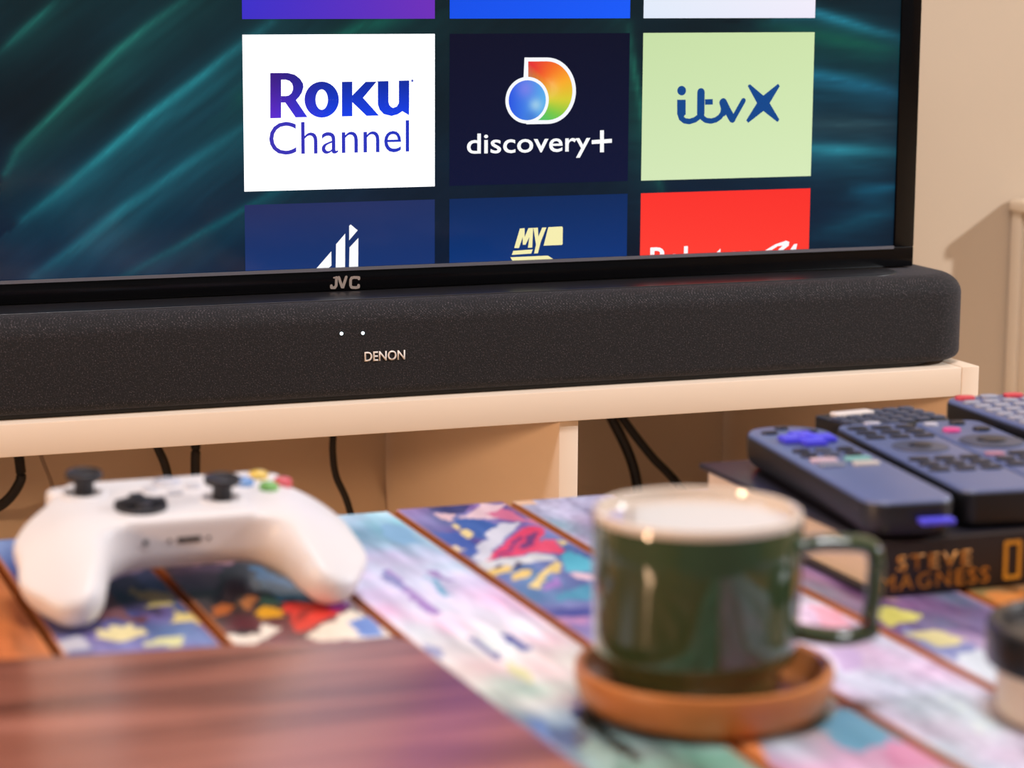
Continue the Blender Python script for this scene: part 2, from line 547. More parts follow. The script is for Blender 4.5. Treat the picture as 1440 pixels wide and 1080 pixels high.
TABLE_ART = {1: [((165,150,195),[(-0.2692,-0.412),(-0.2549,-0.4096),(-0.2541,-0.4271),(-0.2735,-0.4393)]),((72,62,92),[(-0.2823,-0.4501),(-0.2635,-0.4286),(-0.2606,-0.4577),(-0.2651,-0.5129),(-0.2744,-0.497),(-0.2936,-0.5029)]),((115,72,75),[(-0.2777,-0.4518),(-0.2773,-0.4744),(-0.279,-0.5039),(-0.272,-0.5105),(-0.2754,-0.5217),(-0.2838,-0.5064),(-0.2946,-0.5026),(-0.2844,-0.4719)]),((205,185,110),[(-0.2683,-0.4573),(-0.2628,-0.4624),(-0.2586,-0.4584),(-0.2558,-0.4662),(-0.2525,-0.4808),(-0.259,-0.4808),(-0.253,-0.4925),(-0.2622,-0.4949),(-0.2692,-0.4925),(-0.2655,-0.4829),(-0.2689,-0.4706)]),((222,202,125),[(-0.2566,-0.499),(-0.2535,-0.5065),(-0.2496,-0.5015),(-0.2502,-0.5264),(-0.2533,-0.5171),(-0.2652,-0.5232),(-0.2602,-0.5126)]),((235,222,165),[(-0.2984,-0.5197),(-0.2924,-0.5258),(-0.2897,-0.5125),(-0.2864,-0.5219),(-0.2804,-0.5158),(-0.2814,-0.5256),(-0.2752,-0.5278),(-0.2786,-0.5366),(-0.292,-0.5417),(-0.2985,-0.5335)]),((225,225,165),[(-0.281,-0.5456),(-0.2732,-0.5405),(-0.2641,-0.5437),(-0.2671,-0.5543),(-0.2759,-0.557),(-0.2811,-0.5532)]),((195,195,205),[(-0.316,-0.5352),(-0.3026,-0.5282),(-0.3041,-0.5471),(-0.3173,-0.5538)])],2: [((120,90,112),[(-0.2435,-0.4259),(-0.2124,-0.4269),(-0.2276,-0.4693),(-0.2451,-0.4677)]),((228,175,185),[(-0.2378,-0.4056),(-0.21,-0.4076),(-0.213,-0.4267),(-0.2391,-0.4216)]),((35,25,25),[(-0.2179,-0.4299),(-0.206,-0.4292),(-0.2075,-0.4529),(-0.2296,-0.4955),(-0.2407,-0.4959)]),((165,80,60),[(-0.2513,-0.5178),(-0.2431,-0.5491),(-0.2487,-0.555),(-0.2508,-0.5464)]),((195,108,50),[(-0.2426,-0.5082),(-0.2352,-0.4957),(-0.2306,-0.4995),(-0.2346,-0.511),(-0.2429,-0.5186)]),((182,112,60),[(-0.2286,-0.5045),(-0.2214,-0.485),(-0.2174,-0.4887),(-0.2216,-0.507),(-0.2276,-0.5134)]),((50,78,60),[(-0.2131,-0.4743),(-0.207,-0.4856),(-0.2105,-0.5065),(-0.2206,-0.5116)]),((75,145,195),[(-0.205,-0.4344),(-0.2007,-0.4359),(-0.1946,-0.4854),(-0.1952,-0.5075),(-0.2092,-0.4938),(-0.2099,-0.4709)]),((238,175,40),[(-0.2236,-0.5148),(-0.2176,-0.5084),(-0.2111,-0.5171),(-0.2153,-0.5283),(-0.2257,-0.5268)]),((235,225,205),[(-0.2142,-0.5592),(-0.2064,-0.554),(-0.181,-0.5234),(-0.1772,-0.5742),(-0.2115,-0.572)]),((90,130,200),[(-0.1893,-0.5437),(-0.1787,-0.5412),(-0.1815,-0.5707),(-0.1907,-0.5695)]),((220,55,45),[(-0.2078,-0.5009),(-0.1958,-0.5095),(-0.1877,-0.5274),(-0.2102,-0.5526),(-0.217,-0.5503),(-0.2098,-0.5281),(-0.2106,-0.5151)]),((150,30,35),[(-0.2037,-0.5218),(-0.1977,-0.5239),(-0.211,-0.5402)]),((170,70,170),[(-0.1943,-0.5122),(-0.1788,-0.5089),(-0.1798,-0.5195),(-0.1897,-0.5267)]),((235,225,210),[(-0.2465,-0.5459),(-0.2354,-0.5518),(-0.2257,-0.535),(-0.2218,-0.5445),(-0.2353,-0.5636),(-0.2481,-0.561)]),((45,40,50),[(-0.2441,-0.5448),(-0.2316,-0.5411),(-0.2315,-0.5492),(-0.2397,-0.5523)])],3: [((150,108,180),[(-0.1454,-0.4569),(-0.1439,-0.4671),(-0.146,-0.5069),(-0.1456,-0.5394),(-0.1515,-0.5458),(-0.1509,-0.5172),(-0.1494,-0.4842)]),((115,115,175),[(-0.1463,-0.4598),(-0.1459,-0.4948),(-0.152,-0.5018),(-0.1518,-0.4771)]),((110,172,203),[(-0.1304,-0.4718),(-0.1305,-0.4908),(-0.1314,-0.518),(-0.135,-0.5197),(-0.1355,-0.4984)]),((155,125,185),[(-0.128,-0.4694),(-0.1247,-0.4738),(-0.1228,-0.4935),(-0.128,-0.4948)]),((130,180,215),[(-0.1161,-0.3644),(-0.1103,-0.389),(-0.1129,-0.4171),(-0.1234,-0.4134),(-0.1257,-0.3947)]),((110,110,152),[(-0.1473,-0.5839),(-0.1447,-0.5911),(-0.1453,-0.6181),(-0.1485,-0.62),(-0.1496,-0.6047)]),((90,95,152),[(-0.1341,-0.5854),(-0.13,-0.5885),(-0.1294,-0.6072),(-0.1336,-0.6118),(-0.1351,-0.5976)]),((222,217,150),[(-0.1457,-0.6239),(-0.1445,-0.6272),(-0.1436,-0.6531),(-0.1476,-0.6572),(-0.1487,-0.6429)]),((150,152,188),[(-0.1717,-0.5908),(-0.1667,-0.5956),(-0.1677,-0.6132),(-0.1718,-0.6058)]),((120,150,190),[(-0.1656,-0.698),(-0.1593,-0.7077),(-0.1634,-0.7373),(-0.1676,-0.7288)]),((150,182,172),[(-0.1518,-0.7177),(-0.1494,-0.7469),(-0.1624,-0.7776),(-0.165,-0.7593)]),((95,110,122),[(-0.1635,-0.7184),(-0.1494,-0.7137),(-0.1518,-0.7344),(-0.1598,-0.7432),(-0.1667,-0.7361)]),((30,50,48),[(-0.1473,-0.6969),(-0.1383,-0.6924),(-0.1408,-0.7264),(-0.1424,-0.7584),(-0.1467,-0.7614),(-0.1479,-0.7287),(-0.1483,-0.7091)])],4: [((60,60,112),[(-0.0853,-0.3396),(-0.0588,-0.3407),(-0.0722,-0.3582),(-0.0857,-0.3515)]),((235,197,200),[(-0.0834,-0.3563),(-0.0745,-0.3574),(-0.0833,-0.3776),(-0.087,-0.3706)]),((62,98,168),[(-0.08,-0.373),(-0.0696,-0.3708),(-0.0624,-0.3944),(-0.08,-0.4214),(-0.0864,-0.4083),(-0.0836,-0.3908)]),((75,102,178),[(-0.1008,-0.396),(-0.0867,-0.3972),(-0.0883,-0.4327),(-0.0979,-0.4501),(-0.1056,-0.444),(-0.104,-0.413)]),((225,190,182),[(-0.1045,-0.3684),(-0.1017,-0.3732),(-0.1041,-0.4058),(-0.1067,-0.4085)]),((236,203,207),[(-0.0766,-0.3684),(-0.054,-0.3423),(-0.0428,-0.3462),(-0.0489,-0.3721),(-0.0605,-0.3798),(-0.0669,-0.3756)]),((220,120,150),[(-0.061,-0.364),(-0.0468,-0.357),(-0.0444,-0.3815),(-0.0411,-0.398),(-0.0593,-0.3763)]),((246,222,150),[(-0.0868,-0.3897),(-0.0818,-0.3831),(-0.0815,-0.3915),(-0.0869,-0.3978)]),((246,222,150),[(-0.0865,-0.4028),(-0.0808,-0.3962),(-0.0808,-0.4059),(-0.087,-0.4136)]),((245,225,190),[(-0.1046,-0.434),(-0.0989,-0.4272),(-0.0978,-0.4381),(-0.1036,-0.443)]),((216,216,226),[(-0.073,-0.4019),(-0.0612,-0.391),(-0.0499,-0.3911),(-0.0953,-0.4611),(-0.1,-0.4561)]),((228,62,98),[(-0.0948,-0.4596),(-0.0542,-0.4047),(-0.0442,-0.3969),(-0.044,-0.412),(-0.054,-0.4268),(-0.0634,-0.4553),(-0.0761,-0.456)]),((236,80,110),[(-0.0538,-0.4305),(-0.048,-0.4289),(-0.0514,-0.4525),(-0.0572,-0.4608),(-0.0671,-0.454)]),((110,50,110),[(-0.0862,-0.4542),(-0.0599,-0.4175),(-0.06,-0.4211),(-0.0853,-0.4562)]),((110,50,110),[(-0.0698,-0.4391),(-0.048,-0.4069),(-0.0482,-0.4106),(-0.0638,-0.4412),(-0.058,-0.4326),(-0.0598,-0.4373),(-0.0706,-0.4458)]),((216,216,216),[(-0.1022,-0.462),(-0.0646,-0.4583),(-0.0582,-0.4673),(-0.1027,-0.4815)]),((50,52,95),[(-0.1035,-0.4748),(-0.1001,-0.4743),(-0.1086,-0.489),(-0.1097,-0.4855)]),((50,52,95),[(-0.0939,-0.4727),(-0.0898,-0.4707),(-0.097,-0.4861),(-0.0997,-0.4819)]),((50,52,95),[(-0.0841,-0.4707),(-0.0795,-0.467),(-0.0853,-0.4831),(-0.0895,-0.4783)]),((238,203,112),[(-0.1092,-0.4951),(-0.1027,-0.4815),(-0.0892,-0.4732),(-0.0878,-0.4802),(-0.1036,-0.4971)]),((238,203,112),[(-0.0956,-0.4968),(-0.084,-0.4832),(-0.0785,-0.4835),(-0.0892,-0.499),(-0.0962,-0.5028)]),((238,210,125),[(-0.0936,-0.5146),(-0.0615,-0.4695),(-0.0614,-0.4796),(-0.0801,-0.5022),(-0.09,-0.5174)]),((90,182,203),[(-0.0514,-0.4525),(-0.045,-0.4719),(-0.0536,-0.4987),(-0.0657,-0.4944)]),((226,192,200),[(-0.0657,-0.4944),(-0.0552,-0.5045),(-0.0594,-0.5126),(-0.0663,-0.5038)]),((162,120,192),[(-0.0893,-0.5177),(-0.0733,-0.5014),(-0.0781,-0.5154),(-0.09,-0.5235)]),((80,152,178),[(-0.0879,-0.5303),(-0.0634,-0.5205),(-0.073,-0.5474),(-0.0893,-0.5417)]),((82,86,152),[(-0.1102,-0.546),(-0.0772,-0.5576),(-0.0834,-0.5725),(-0.1093,-0.5634)]),((192,142,182),[(-0.104,-0.5653),(-0.0844,-0.575),(-0.0917,-0.5835),(-0.1045,-0.5762)]),((236,206,122),[(-0.0465,-0.4294),(-0.0442,-0.441),(-0.0498,-0.4443)]),((100,162,192),[(-0.0661,-0.7447),(-0.0441,-0.7263),(-0.0324,-0.728),(-0.0389,-0.7726),(-0.067,-0.7802)]),((222,150,190),[(-0.0482,-0.7224),(-0.0354,-0.722),(-0.0357,-0.767),(-0.039,-0.7566),(-0.041,-0.7322)]),((215,142,182),[(-0.0464,-0.7699),(-0.0373,-0.7777),(-0.0444,-0.8052),(-0.0626,-0.7987)]),((225,140,85),[(-0.1067,-0.7574),(-0.093,-0.7534),(-0.1039,-0.7841),(-0.1136,-0.7806)]),((70,90,90),[(-0.1361,-0.7425),(-0.1269,-0.7414),(-0.1313,-0.7701),(-0.1426,-0.7703)])],5: [((205,182,222),[(-0.01,-0.6564),(0.0012,-0.6546),(-0.0086,-0.6847),(-0.0218,-0.6908)]),((235,170,190),[(0.0165,-0.5861),(0.0229,-0.6013),(0.0147,-0.6297),(0.0056,-0.6204)])],6: [((160,122,132),[(0.0534,-0.5583),(0.0597,-0.564),(0.0594,-0.5945),(0.0532,-0.5924)]),((132,142,192),[(0.0351,-0.6246),(0.0412,-0.6451),(0.0528,-0.6727),(0.033,-0.6884),(0.0298,-0.6646)]),((207,202,110),[(0.0365,-0.6061),(0.0486,-0.6006),(0.0546,-0.6188),(0.0441,-0.6277),(0.0308,-0.6292)]),((217,207,152),[(0.0324,-0.642),(0.0485,-0.6416),(0.0543,-0.6586),(0.0355,-0.6667)]),((214,224,234),[(0.0329,-0.6828),(0.0499,-0.6775),(0.047,-0.7043),(0.0306,-0.7198)])],7: [((226,177,152),[(0.0877,-0.5876),(0.0953,-0.5937),(0.091,-0.6252),(0.0869,-0.6108)]),((205,125,60),[(0.0985,-0.5948),(0.1223,-0.5963),(0.1083,-0.6183),(0.0976,-0.6145)])]}
LEAF = [((40,135,120),0.004,0.02,[(-0.11969,0.71116),(-0.14715,0.69233),(-0.16667,0.67735),(-0.18812,0.65683),(-0.20947,0.63641),(-0.23263,0.61424),(-0.24055,0.59935)]),((40,150,160),0.005,0.03,[(-0.06074,0.69683),(-0.08083,0.68252),(-0.10879,0.66167),(-0.14834,0.63352),(-0.17976,0.60742),(-0.21087,0.58343),(-0.23018,0.56877)]),((35,125,140),0.006,0.025,[(-0.06948,0.63418),(-0.08963,0.62095),(-0.12559,0.59849),(-0.16315,0.5744),(-0.18871,0.55403),(-0.20235,0.54489),(-0.22369,0.53032)]),((30,110,100),0.003,0.012,[(-0.20374,0.71111),(-0.22097,0.6963),(-0.24193,0.67786)]),((10,90,100),0.004,0.02,[(-0.02929,0.6021),(-0.07017,0.57757),(-0.13047,0.54619),(-0.17003,0.52625)]),((15,95,80),0.008,0.03,[(0.03307,0.69953),(0.00205,0.69375),(-0.04902,0.66688),(-0.08331,0.64599)]),((30,110,90),0.004,0.02,[(0.19885,0.69397),(0.2036,0.66286),(0.21057,0.62949),(0.21751,0.60175),(0.22664,0.57572)]),((40,140,170),0.006,0.02,[(0.31413,0.69858),(0.34768,0.70151),(0.38668,0.69141),(0.41694,0.68423)]),((35,125,165),0.009,0.025,[(0.30623,0.66091),(0.34906,0.65649),(0.38815,0.649),(0.41856,0.64151)]),((40,150,170),0.007,0.02,[(0.30768,0.60585),(0.3507,0.60294),(0.3875,0.60115),(0.4178,0.59949)]),((50,80,90),0.01,0.02,[(0.3072,0.62394),(0.35014,0.6212),(0.38686,0.61954),(0.41711,0.61799)]),((20,105,135),0.005,0.012,[(0.38157,0.57157),(0.40016,0.57107),(0.41881,0.57264)]),((15,70,90),0.012,0.03,[(0.35265,0.53955),(0.38931,0.54867),(0.41943,0.55604)]),((15,80,65),0.012,0.03,[(0.30542,0.69168),(0.34817,0.68555),(0.38481,0.67935),(0.41737,0.67308)])]
ART = {'all4': [[(-0.0315,0.52792),(-0.02093,0.54084),(-0.02089,0.53101),(-0.02272,0.52758)],[(-0.01786,0.52739),(-0.01751,0.54562),(-0.01091,0.55281),(-0.01118,0.52714)],[(-0.00823,0.52702),(-0.00791,0.54311),(-0.00152,0.54944),(-0.00176,0.52677)],[(-0.00805,0.55806),(-0.00692,0.5589),(-0.00195,0.5547),(-0.00811,0.54803)]],'my5': [[(0.11321,0.53841),(0.11741,0.55205),(0.12099,0.55227),(0.12103,0.54588),(0.12385,0.55218),(0.12744,0.55223),(0.12683,0.53827),(0.1236,0.53821),(0.12462,0.54576),(0.12179,0.54047),(0.11964,0.54054),(0.1196,0.54593),(0.11679,0.53828)],[(0.12762,0.55222),(0.13104,0.55228),(0.13145,0.54587),(0.13428,0.55218),(0.13752,0.55224),(0.13328,0.54209),(0.13119,0.53406),(0.12831,0.534),(0.1297,0.54019)],[(0.13896,0.55236),(0.14945,0.55253),(0.15,0.55167),(0.14994,0.53983),(0.14922,0.53935),(0.13547,0.53932)],[(0.1125,0.53642),(0.1272,0.53691),(0.12615,0.53407),(0.11145,0.53359)],[(0.11039,0.53195),(0.13878,0.5321),(0.14279,0.52958),(0.13701,0.52894),(0.11184,0.52802)]],'tv': [[(0.31018,0.52973),(0.31859,0.53399),(0.32728,0.53633),(0.32984,0.53536),(0.32953,0.53256),(0.32502,0.5264),(0.32074,0.52655),(0.32446,0.53274),(0.32057,0.53252),(0.31579,0.52988)],[(0.33379,0.53347),(0.33652,0.53372),(0.33557,0.52602),(0.33088,0.52618)]],'roku': [[(-0.06271,0.66282),(-0.05515,0.66275),(-0.05548,0.63257),(-0.06306,0.63245)],[(-0.05515,0.66275),(-0.05062,0.6627),(-0.05191,0.6582),(-0.0552,0.65823)],[(-0.05062,0.6627),(-0.04568,0.66147),(-0.04928,0.6573),(-0.05191,0.6582)],[(-0.04568,0.66147),(-0.04199,0.65865),(-0.04764,0.65553),(-0.04928,0.6573)],[(-0.04199,0.65865),(-0.03995,0.65544),(-0.047,0.65354),(-0.04764,0.65553)],[(-0.03995,0.65544),(-0.03972,0.65305),(-0.04702,0.65155),(-0.047,0.65354)],[(-0.03972,0.65305),(-0.04083,0.64948),(-0.04804,0.64918),(-0.04702,0.65155)],[(-0.04083,0.64948),(-0.04268,0.64672),(-0.04995,0.64761),(-0.04804,0.64918)],[(-0.04268,0.64672),(-0.04502,0.64436),(-0.05202,0.64724),(-0.04995,0.64761)],[(-0.05532,0.64728),(-0.05202,0.64724),(-0.05248,0.64287),(-0.05537,0.64291)],[(-0.05202,0.64724),(-0.04502,0.64436),(-0.05248,0.64287)],[(-0.05248,0.64287),(-0.04502,0.64436),(-0.03708,0.63283),(-0.04538,0.6328)],[(-0.01486,0.64435),(-0.01503,0.64647),(-0.0227,0.64565),(-0.02264,0.64445)],[(-0.01503,0.64647),(-0.01556,0.64852),(-0.02289,0.64681),(-0.0227,0.64565)],[(-0.01556,0.64852),(-0.01644,0.65046),(-0.0232,0.6479),(-0.02289,0.64681)],[(-0.01644,0.65046),(-0.01765,0.65221),(-0.02363,0.64889),(-0.0232,0.6479)],[(-0.01765,0.65221),(-0.01913,0.65373),(-0.02415,0.64974),(-0.02363,0.64889)],[(-0.01913,0.65373),(-0.02085,0.65496),(-0.02477,0.65044),(-0.02415,0.64974)],[(-0.02085,0.65496),(-0.02276,0.65588),(-0.02545,0.65095),(-0.02477,0.65044)],[(-0.02276,0.65588),(-0.02479,0.65645),(-0.02618,0.65127),(-0.02545,0.65095)],[(-0.02479,0.65645),(-0.02689,0.65665),(-0.02693,0.65139),(-0.02618,0.65127)],[(-0.02689,0.65665),(-0.02899,0.65649),(-0.02768,0.65129),(-0.02693,0.65139)],[(-0.02899,0.65649),(-0.03102,0.65597),(-0.02842,0.65099),(-0.02768,0.65129)],[(-0.03102,0.65597),(-0.03294,0.6551),(-0.02911,0.65049),(-0.02842,0.65099)],[(-0.03294,0.6551),(-0.03467,0.65391),(-0.02973,0.64981),(-0.02911,0.65049)],[(-0.03467,0.65391),(-0.03617,0.65243),(-0.03027,0.64897),(-0.02973,0.64981)],[(-0.03617,0.65243),(-0.03738,0.65072),(-0.03071,0.648),(-0.03027,0.64897)],[(-0.03738,0.65072),(-0.03829,0.64881),(-0.03104,0.64692),(-0.03071,0.648)],[(-0.03829,0.64881),(-0.03885,0.64678),(-0.03124,0.64576),(-0.03104,0.64692)],[(-0.03885,0.64678),(-0.03905,0.64468),(-0.03132,0.64457),(-0.03124,0.64576)],[(-0.03905,0.64468),(-0.03889,0.64257),(-0.03126,0.64338),(-0.03132,0.64457)],[(-0.03889,0.64257),(-0.03836,0.64052),(-0.03108,0.64222),(-0.03126,0.64338)],[(-0.03836,0.64052),(-0.03749,0.63859),(-0.03077,0.64113),(-0.03108,0.64222)],[(-0.03749,0.63859),(-0.0363,0.63684),(-0.03034,0.64014),(-0.03077,0.64113)],[(-0.0363,0.63684),(-0.03483,0.63532),(-0.02981,0.63928),(-0.03034,0.64014)],[(-0.03483,0.63532),(-0.03311,0.63407),(-0.0292,0.63859),(-0.02981,0.63928)],[(-0.03311,0.63407),(-0.03121,0.63315),(-0.02852,0.63807),(-0.0292,0.63859)],[(-0.03121,0.63315),(-0.02918,0.63256),(-0.02779,0.63775),(-0.02852,0.63807)],[(-0.02918,0.63256),(-0.02708,0.63234),(-0.02704,0.63763),(-0.02779,0.63775)],[(-0.02708,0.63234),(-0.02497,0.6325),(-0.02628,0.63773),(-0.02704,0.63763)],[(-0.02497,0.6325),(-0.02293,0.63301),(-0.02555,0.63803),(-0.02628,0.63773)],[(-0.02293,0.63301),(-0.021,0.63388),(-0.02486,0.63852),(-0.02555,0.63803)],[(-0.021,0.63388),(-0.01926,0.63507),(-0.02423,0.6392),(-0.02486,0.63852)],[(-0.01926,0.63507),(-0.01775,0.63655),(-0.02369,0.64004),(-0.02423,0.6392)],[(-0.01775,0.63655),(-0.01653,0.63828),(-0.02325,0.64102),(-0.02369,0.64004)],[(-0.01653,0.63828),(-0.01562,0.64019),(-0.02292,0.6421),(-0.02325,0.64102)],[(-0.01562,0.64019),(-0.01505,0.64223),(-0.02272,0.64326),(-0.02292,0.6421)],[(-0.01505,0.64223),(-0.01486,0.64435),(-0.02264,0.64445),(-0.02272,0.64326)],[(-0.01268,0.65634),(-0.00529,0.65641),(-0.00542,0.63296),(-0.01283,0.63292)],[(-0.00534,0.64703),(0.00415,0.65615),(0.01201,0.65622),(0.00224,0.64532)],[(-0.00534,0.64703),(0.00224,0.64532),(-0.00537,0.64245)],[(0.00224,0.64532),(0.01362,0.63306),(0.00471,0.63304),(-0.00537,0.64245)],[(0.01201,0.65622),(0.01286,0.65646),(0.01286,0.65589)],[(0.01286,0.65646),(0.0205,0.65653),(0.02046,0.64225),(0.0128,0.64075)],[(0.02791,0.65669),(0.03542,0.65677),(0.0354,0.64123),(0.02787,0.64134)],[(0.02787,0.64134),(0.0354,0.64123),(0.03522,0.63296),(0.03043,0.63579)],[(0.0128,0.64075),(0.01406,0.63709),(0.02113,0.64006),(0.02046,0.64225)],[(0.01406,0.63709),(0.01703,0.63406),(0.02241,0.63875),(0.02113,0.64006)],[(0.01703,0.63406),(0.02256,0.63267),(0.02385,0.63816),(0.02241,0.63875)],[(0.02256,0.63267),(0.02683,0.63366),(0.02642,0.63909),(0.02385,0.63816)],[(0.02683,0.63366),(0.03043,0.63579),(0.02787,0.64134),(0.02642,0.63909)]],'itvp': [[(0.24404,0.64722),(0.24391,0.64811),(0.24355,0.64893),(0.24299,0.64965),(0.24226,0.6502),(0.24143,0.65055),(0.24054,0.65067),(0.23965,0.65057),(0.23883,0.65024),(0.23813,0.6497),(0.2376,0.64901),(0.23728,0.64819),(0.23718,0.64731),(0.23731,0.64642),(0.23767,0.6456),(0.23823,0.64489),(0.23895,0.64433),(0.23978,0.64398),(0.24067,0.64386),(0.24156,0.64396),(0.24238,0.64429),(0.24308,0.64482),(0.24361,0.64552),(0.24394,0.64634)],[(0.23717,0.64085),(0.2439,0.64076),(0.24412,0.62996),(0.23738,0.63006)],[(0.25915,0.64085),(0.26534,0.64095),(0.26543,0.63697),(0.25924,0.63694)],[(0.29308,0.64976),(0.29473,0.65125),(0.30575,0.64295),(0.3174,0.6513),(0.31881,0.64946),(0.31098,0.63742),(0.31914,0.62542),(0.31748,0.62362),(0.30605,0.63172),(0.29408,0.6234),(0.29234,0.62525),(0.30068,0.63756)]],'itv': [(0.0039877769289534,[(0.23954,0.63093),(0.24073,0.62761),(0.24354,0.62564),(0.2472,0.6251),(0.25149,0.62623),(0.25509,0.62858)]),(0.005800402805750399,[(0.24073,0.63091),(0.24073,0.63061)]),(0.005921244530870199,[(0.25592,0.646),(0.25604,0.63067)]),(0.0038669352038335995,[(0.25637,0.63097),(0.25744,0.62764),(0.26014,0.62579),(0.26416,0.62512),(0.26815,0.62596),(0.27144,0.62802),(0.27339,0.6307)]),(0.004833669004791999,[(0.27295,0.63843),(0.27431,0.63431),(0.27393,0.6307)]),(0.005437877630391,[(0.27374,0.63884),(0.27737,0.63245),(0.2812,0.62635)]),(0.0037460934787137993,[(0.28136,0.62544),(0.28983,0.63953)]),(0.0022959927772761997,[(0.29429,0.64987)]),(0.0022959927772761997,[(0.31731,0.64978)]),(0.0022959927772761997,[(0.31765,0.62496)]),(0.0022959927772761997,[(0.2939,0.62505)])],'jvc': [(0.0019333333333333333,[(-0.01792,0.52282),(-0.01807,0.51735),(-0.0191,0.51586),(-0.02147,0.51596),(-0.02157,0.51728)]),(0.0019333333333333333,[(-0.01622,0.52286),(-0.01389,0.51609)]),(0.0019333333333333333,[(-0.0109,0.52287),(-0.01321,0.51606)]),(0.0019333333333333333,[(-0.00183,0.52131),(-0.00182,0.52218),(-0.005,0.52242),(-0.00705,0.52217),(-0.00774,0.52088),(-0.00787,0.51705),(-0.00709,0.51559),(-0.00413,0.51525),(-0.00208,0.5156),(-0.00208,0.51681)]),(0.0011372549019607844,[(-0.01973,0.52278),(-0.01724,0.52279)])],'disc_d': [(0.12003,0.67171),(0.13708,0.67158),(0.1395,0.67141),(0.14189,0.67096),(0.14422,0.67023),(0.14648,0.66922),(0.14862,0.66795),(0.15061,0.66643),(0.15245,0.66469),(0.15409,0.66274),(0.15552,0.6606),(0.15673,0.65832),(0.15769,0.6559),(0.15839,0.65339),(0.15883,0.65082),(0.159,0.64822),(0.15889,0.64561),(0.15851,0.64305),(0.15786,0.64055),(0.15695,0.63815),(0.15579,0.63588),(0.1544,0.63377),(0.15279,0.63185),(0.15099,0.63013),(0.14901,0.62865),(0.14689,0.62743),(0.14465,0.62646),(0.14232,0.62578),(0.13992,0.62538),(0.1375,0.62528),(0.12188,0.6253),(0.11828,0.63098)],'disc_di': [(0.12271,0.66898),(0.13684,0.66895),(0.13897,0.6688),(0.14109,0.6684),(0.14315,0.66775),(0.14515,0.66685),(0.14704,0.66573),(0.1488,0.66438),(0.15042,0.66284),(0.15187,0.66111),(0.15314,0.65922),(0.1542,0.65719),(0.15505,0.65506),(0.15567,0.65283),(0.15606,0.65056),(0.15621,0.64825),(0.15611,0.64595),(0.15577,0.64367),(0.1552,0.64146),(0.1544,0.63934),(0.15337,0.63733),(0.15214,0.63546),(0.15072,0.63376),(0.14913,0.63224),(0.14738,0.63093),(0.14551,0.62985),(0.14353,0.62899),(0.14146,0.62839),(0.13935,0.62804),(0.1372,0.62794),(0.12542,0.62814),(0.12296,0.63587)],'disc_c': ((0.12202,0.64207),0.01625,0.013916666666666666),'plus': [[(0.17145,0.61323),(0.18693,0.61394),(0.18697,0.61108),(0.17148,0.61038)],[(0.17773,0.61998),(0.18073,0.6201),(0.18094,0.60455),(0.17793,0.60445)]],'t_channel': (-0.06389,0.60778,0.03537,0.62988),'t_disc': (0.07758,0.601,0.1704,0.61946),'t_denon': (-0.01431,0.4723,0.01426,0.47892),'t_raku': (0.21812,0.51858,0.30244,0.53508)}

# ------------------------------------------------------------------ room
M_wall = mat('wall_paint', (206, 184, 158), 0.85, noise=0.03, nscale=3, bump=0.15, bscale=300)
M_floor = mat('beige_carpet', (196, 168, 136), 0.9, noise=0.12, nscale=300, bump=0.4, bscale=500)
M_ceil = mat('ceiling_paint', (225, 220, 212), 0.9, noise=0.01)
M_lac = mat('cream_lacquer', (238, 216, 192), 0.38, noise=0.015, nscale=8, stretch=(1, 1, 6))


def structure(name, me, m):
    o = obj(name, me, m)
    o['kind'] = 'structure'
    return o


structure('floor', box(-3.0, 2.9, -3.6, 0.45, -0.05, 0.0), M_floor)
structure('ceiling', box(-3.0, 2.9, -3.6, 0.45, 2.4, 2.45), M_ceil)
structure('wall_back', box(-3.0, 2.9, 0.396, 0.5, 0.0, 2.4), M_wall)
structure('wall_left', box(-3.05, -2.95, -3.6, 0.396, 0.0, 2.4), M_wall)
structure('wall_right', box(2.85, 2.95, -3.6, 0.396, 0.0, 2.4), M_wall)
structure('baseboard_back', box(0.47, 2.85, 0.383, 0.3959, 0.0, 0.09, 0.003), mat('trim_paint', (225, 212, 195), 0.5, noise=0.01))

# ------------------------------------------------------------------ radiator on the back wall
rad = empty('radiator', (0.732, 0.40, 0.1), 'cream enamelled wall radiator at the right edge, beside the television', 'radiator')
M_rad = mat('radiator_enamel', (226, 205, 178), 0.35, noise=0.01)
at_parent(obj('side_panel', box(0.732, 0.745, 0.375, 0.394, 0.12, 0.516, 0.003), M_rad), rad)
at_parent(obj('front_panel', box(0.745, 1.55, 0.345, 0.372, 0.12, 0.514, 0.004), M_rad), rad)
at_parent(obj('end_cover', box(0.7335, 0.744, 0.345, 0.374, 0.12, 0.514, 0.003), M_rad), rad)
at_parent(obj('top_grille', slab(0.729, 1.56, 0.340, 0.3945, 0.514, 0.525, 0.006, 0.002, 0.004), M_rad), rad)
for k in range(24):
    at_parent(obj('rib', box(0.77 + k * 0.032, 0.785 + k * 0.032, 0.339, 0.3455, 0.14, 0.50, 0.002, 1), M_rad), rad)
at_parent(obj('wall_bracket', box(0.80, 0.83, 0.372, 0.3955, 0.15, 0.48), M_rad), rad)
at_parent(obj('valve_pipe', tube([(0.76, 0.37, 0.121), (0.76, 0.37, 0.0)], 0.008), M_rad), rad)

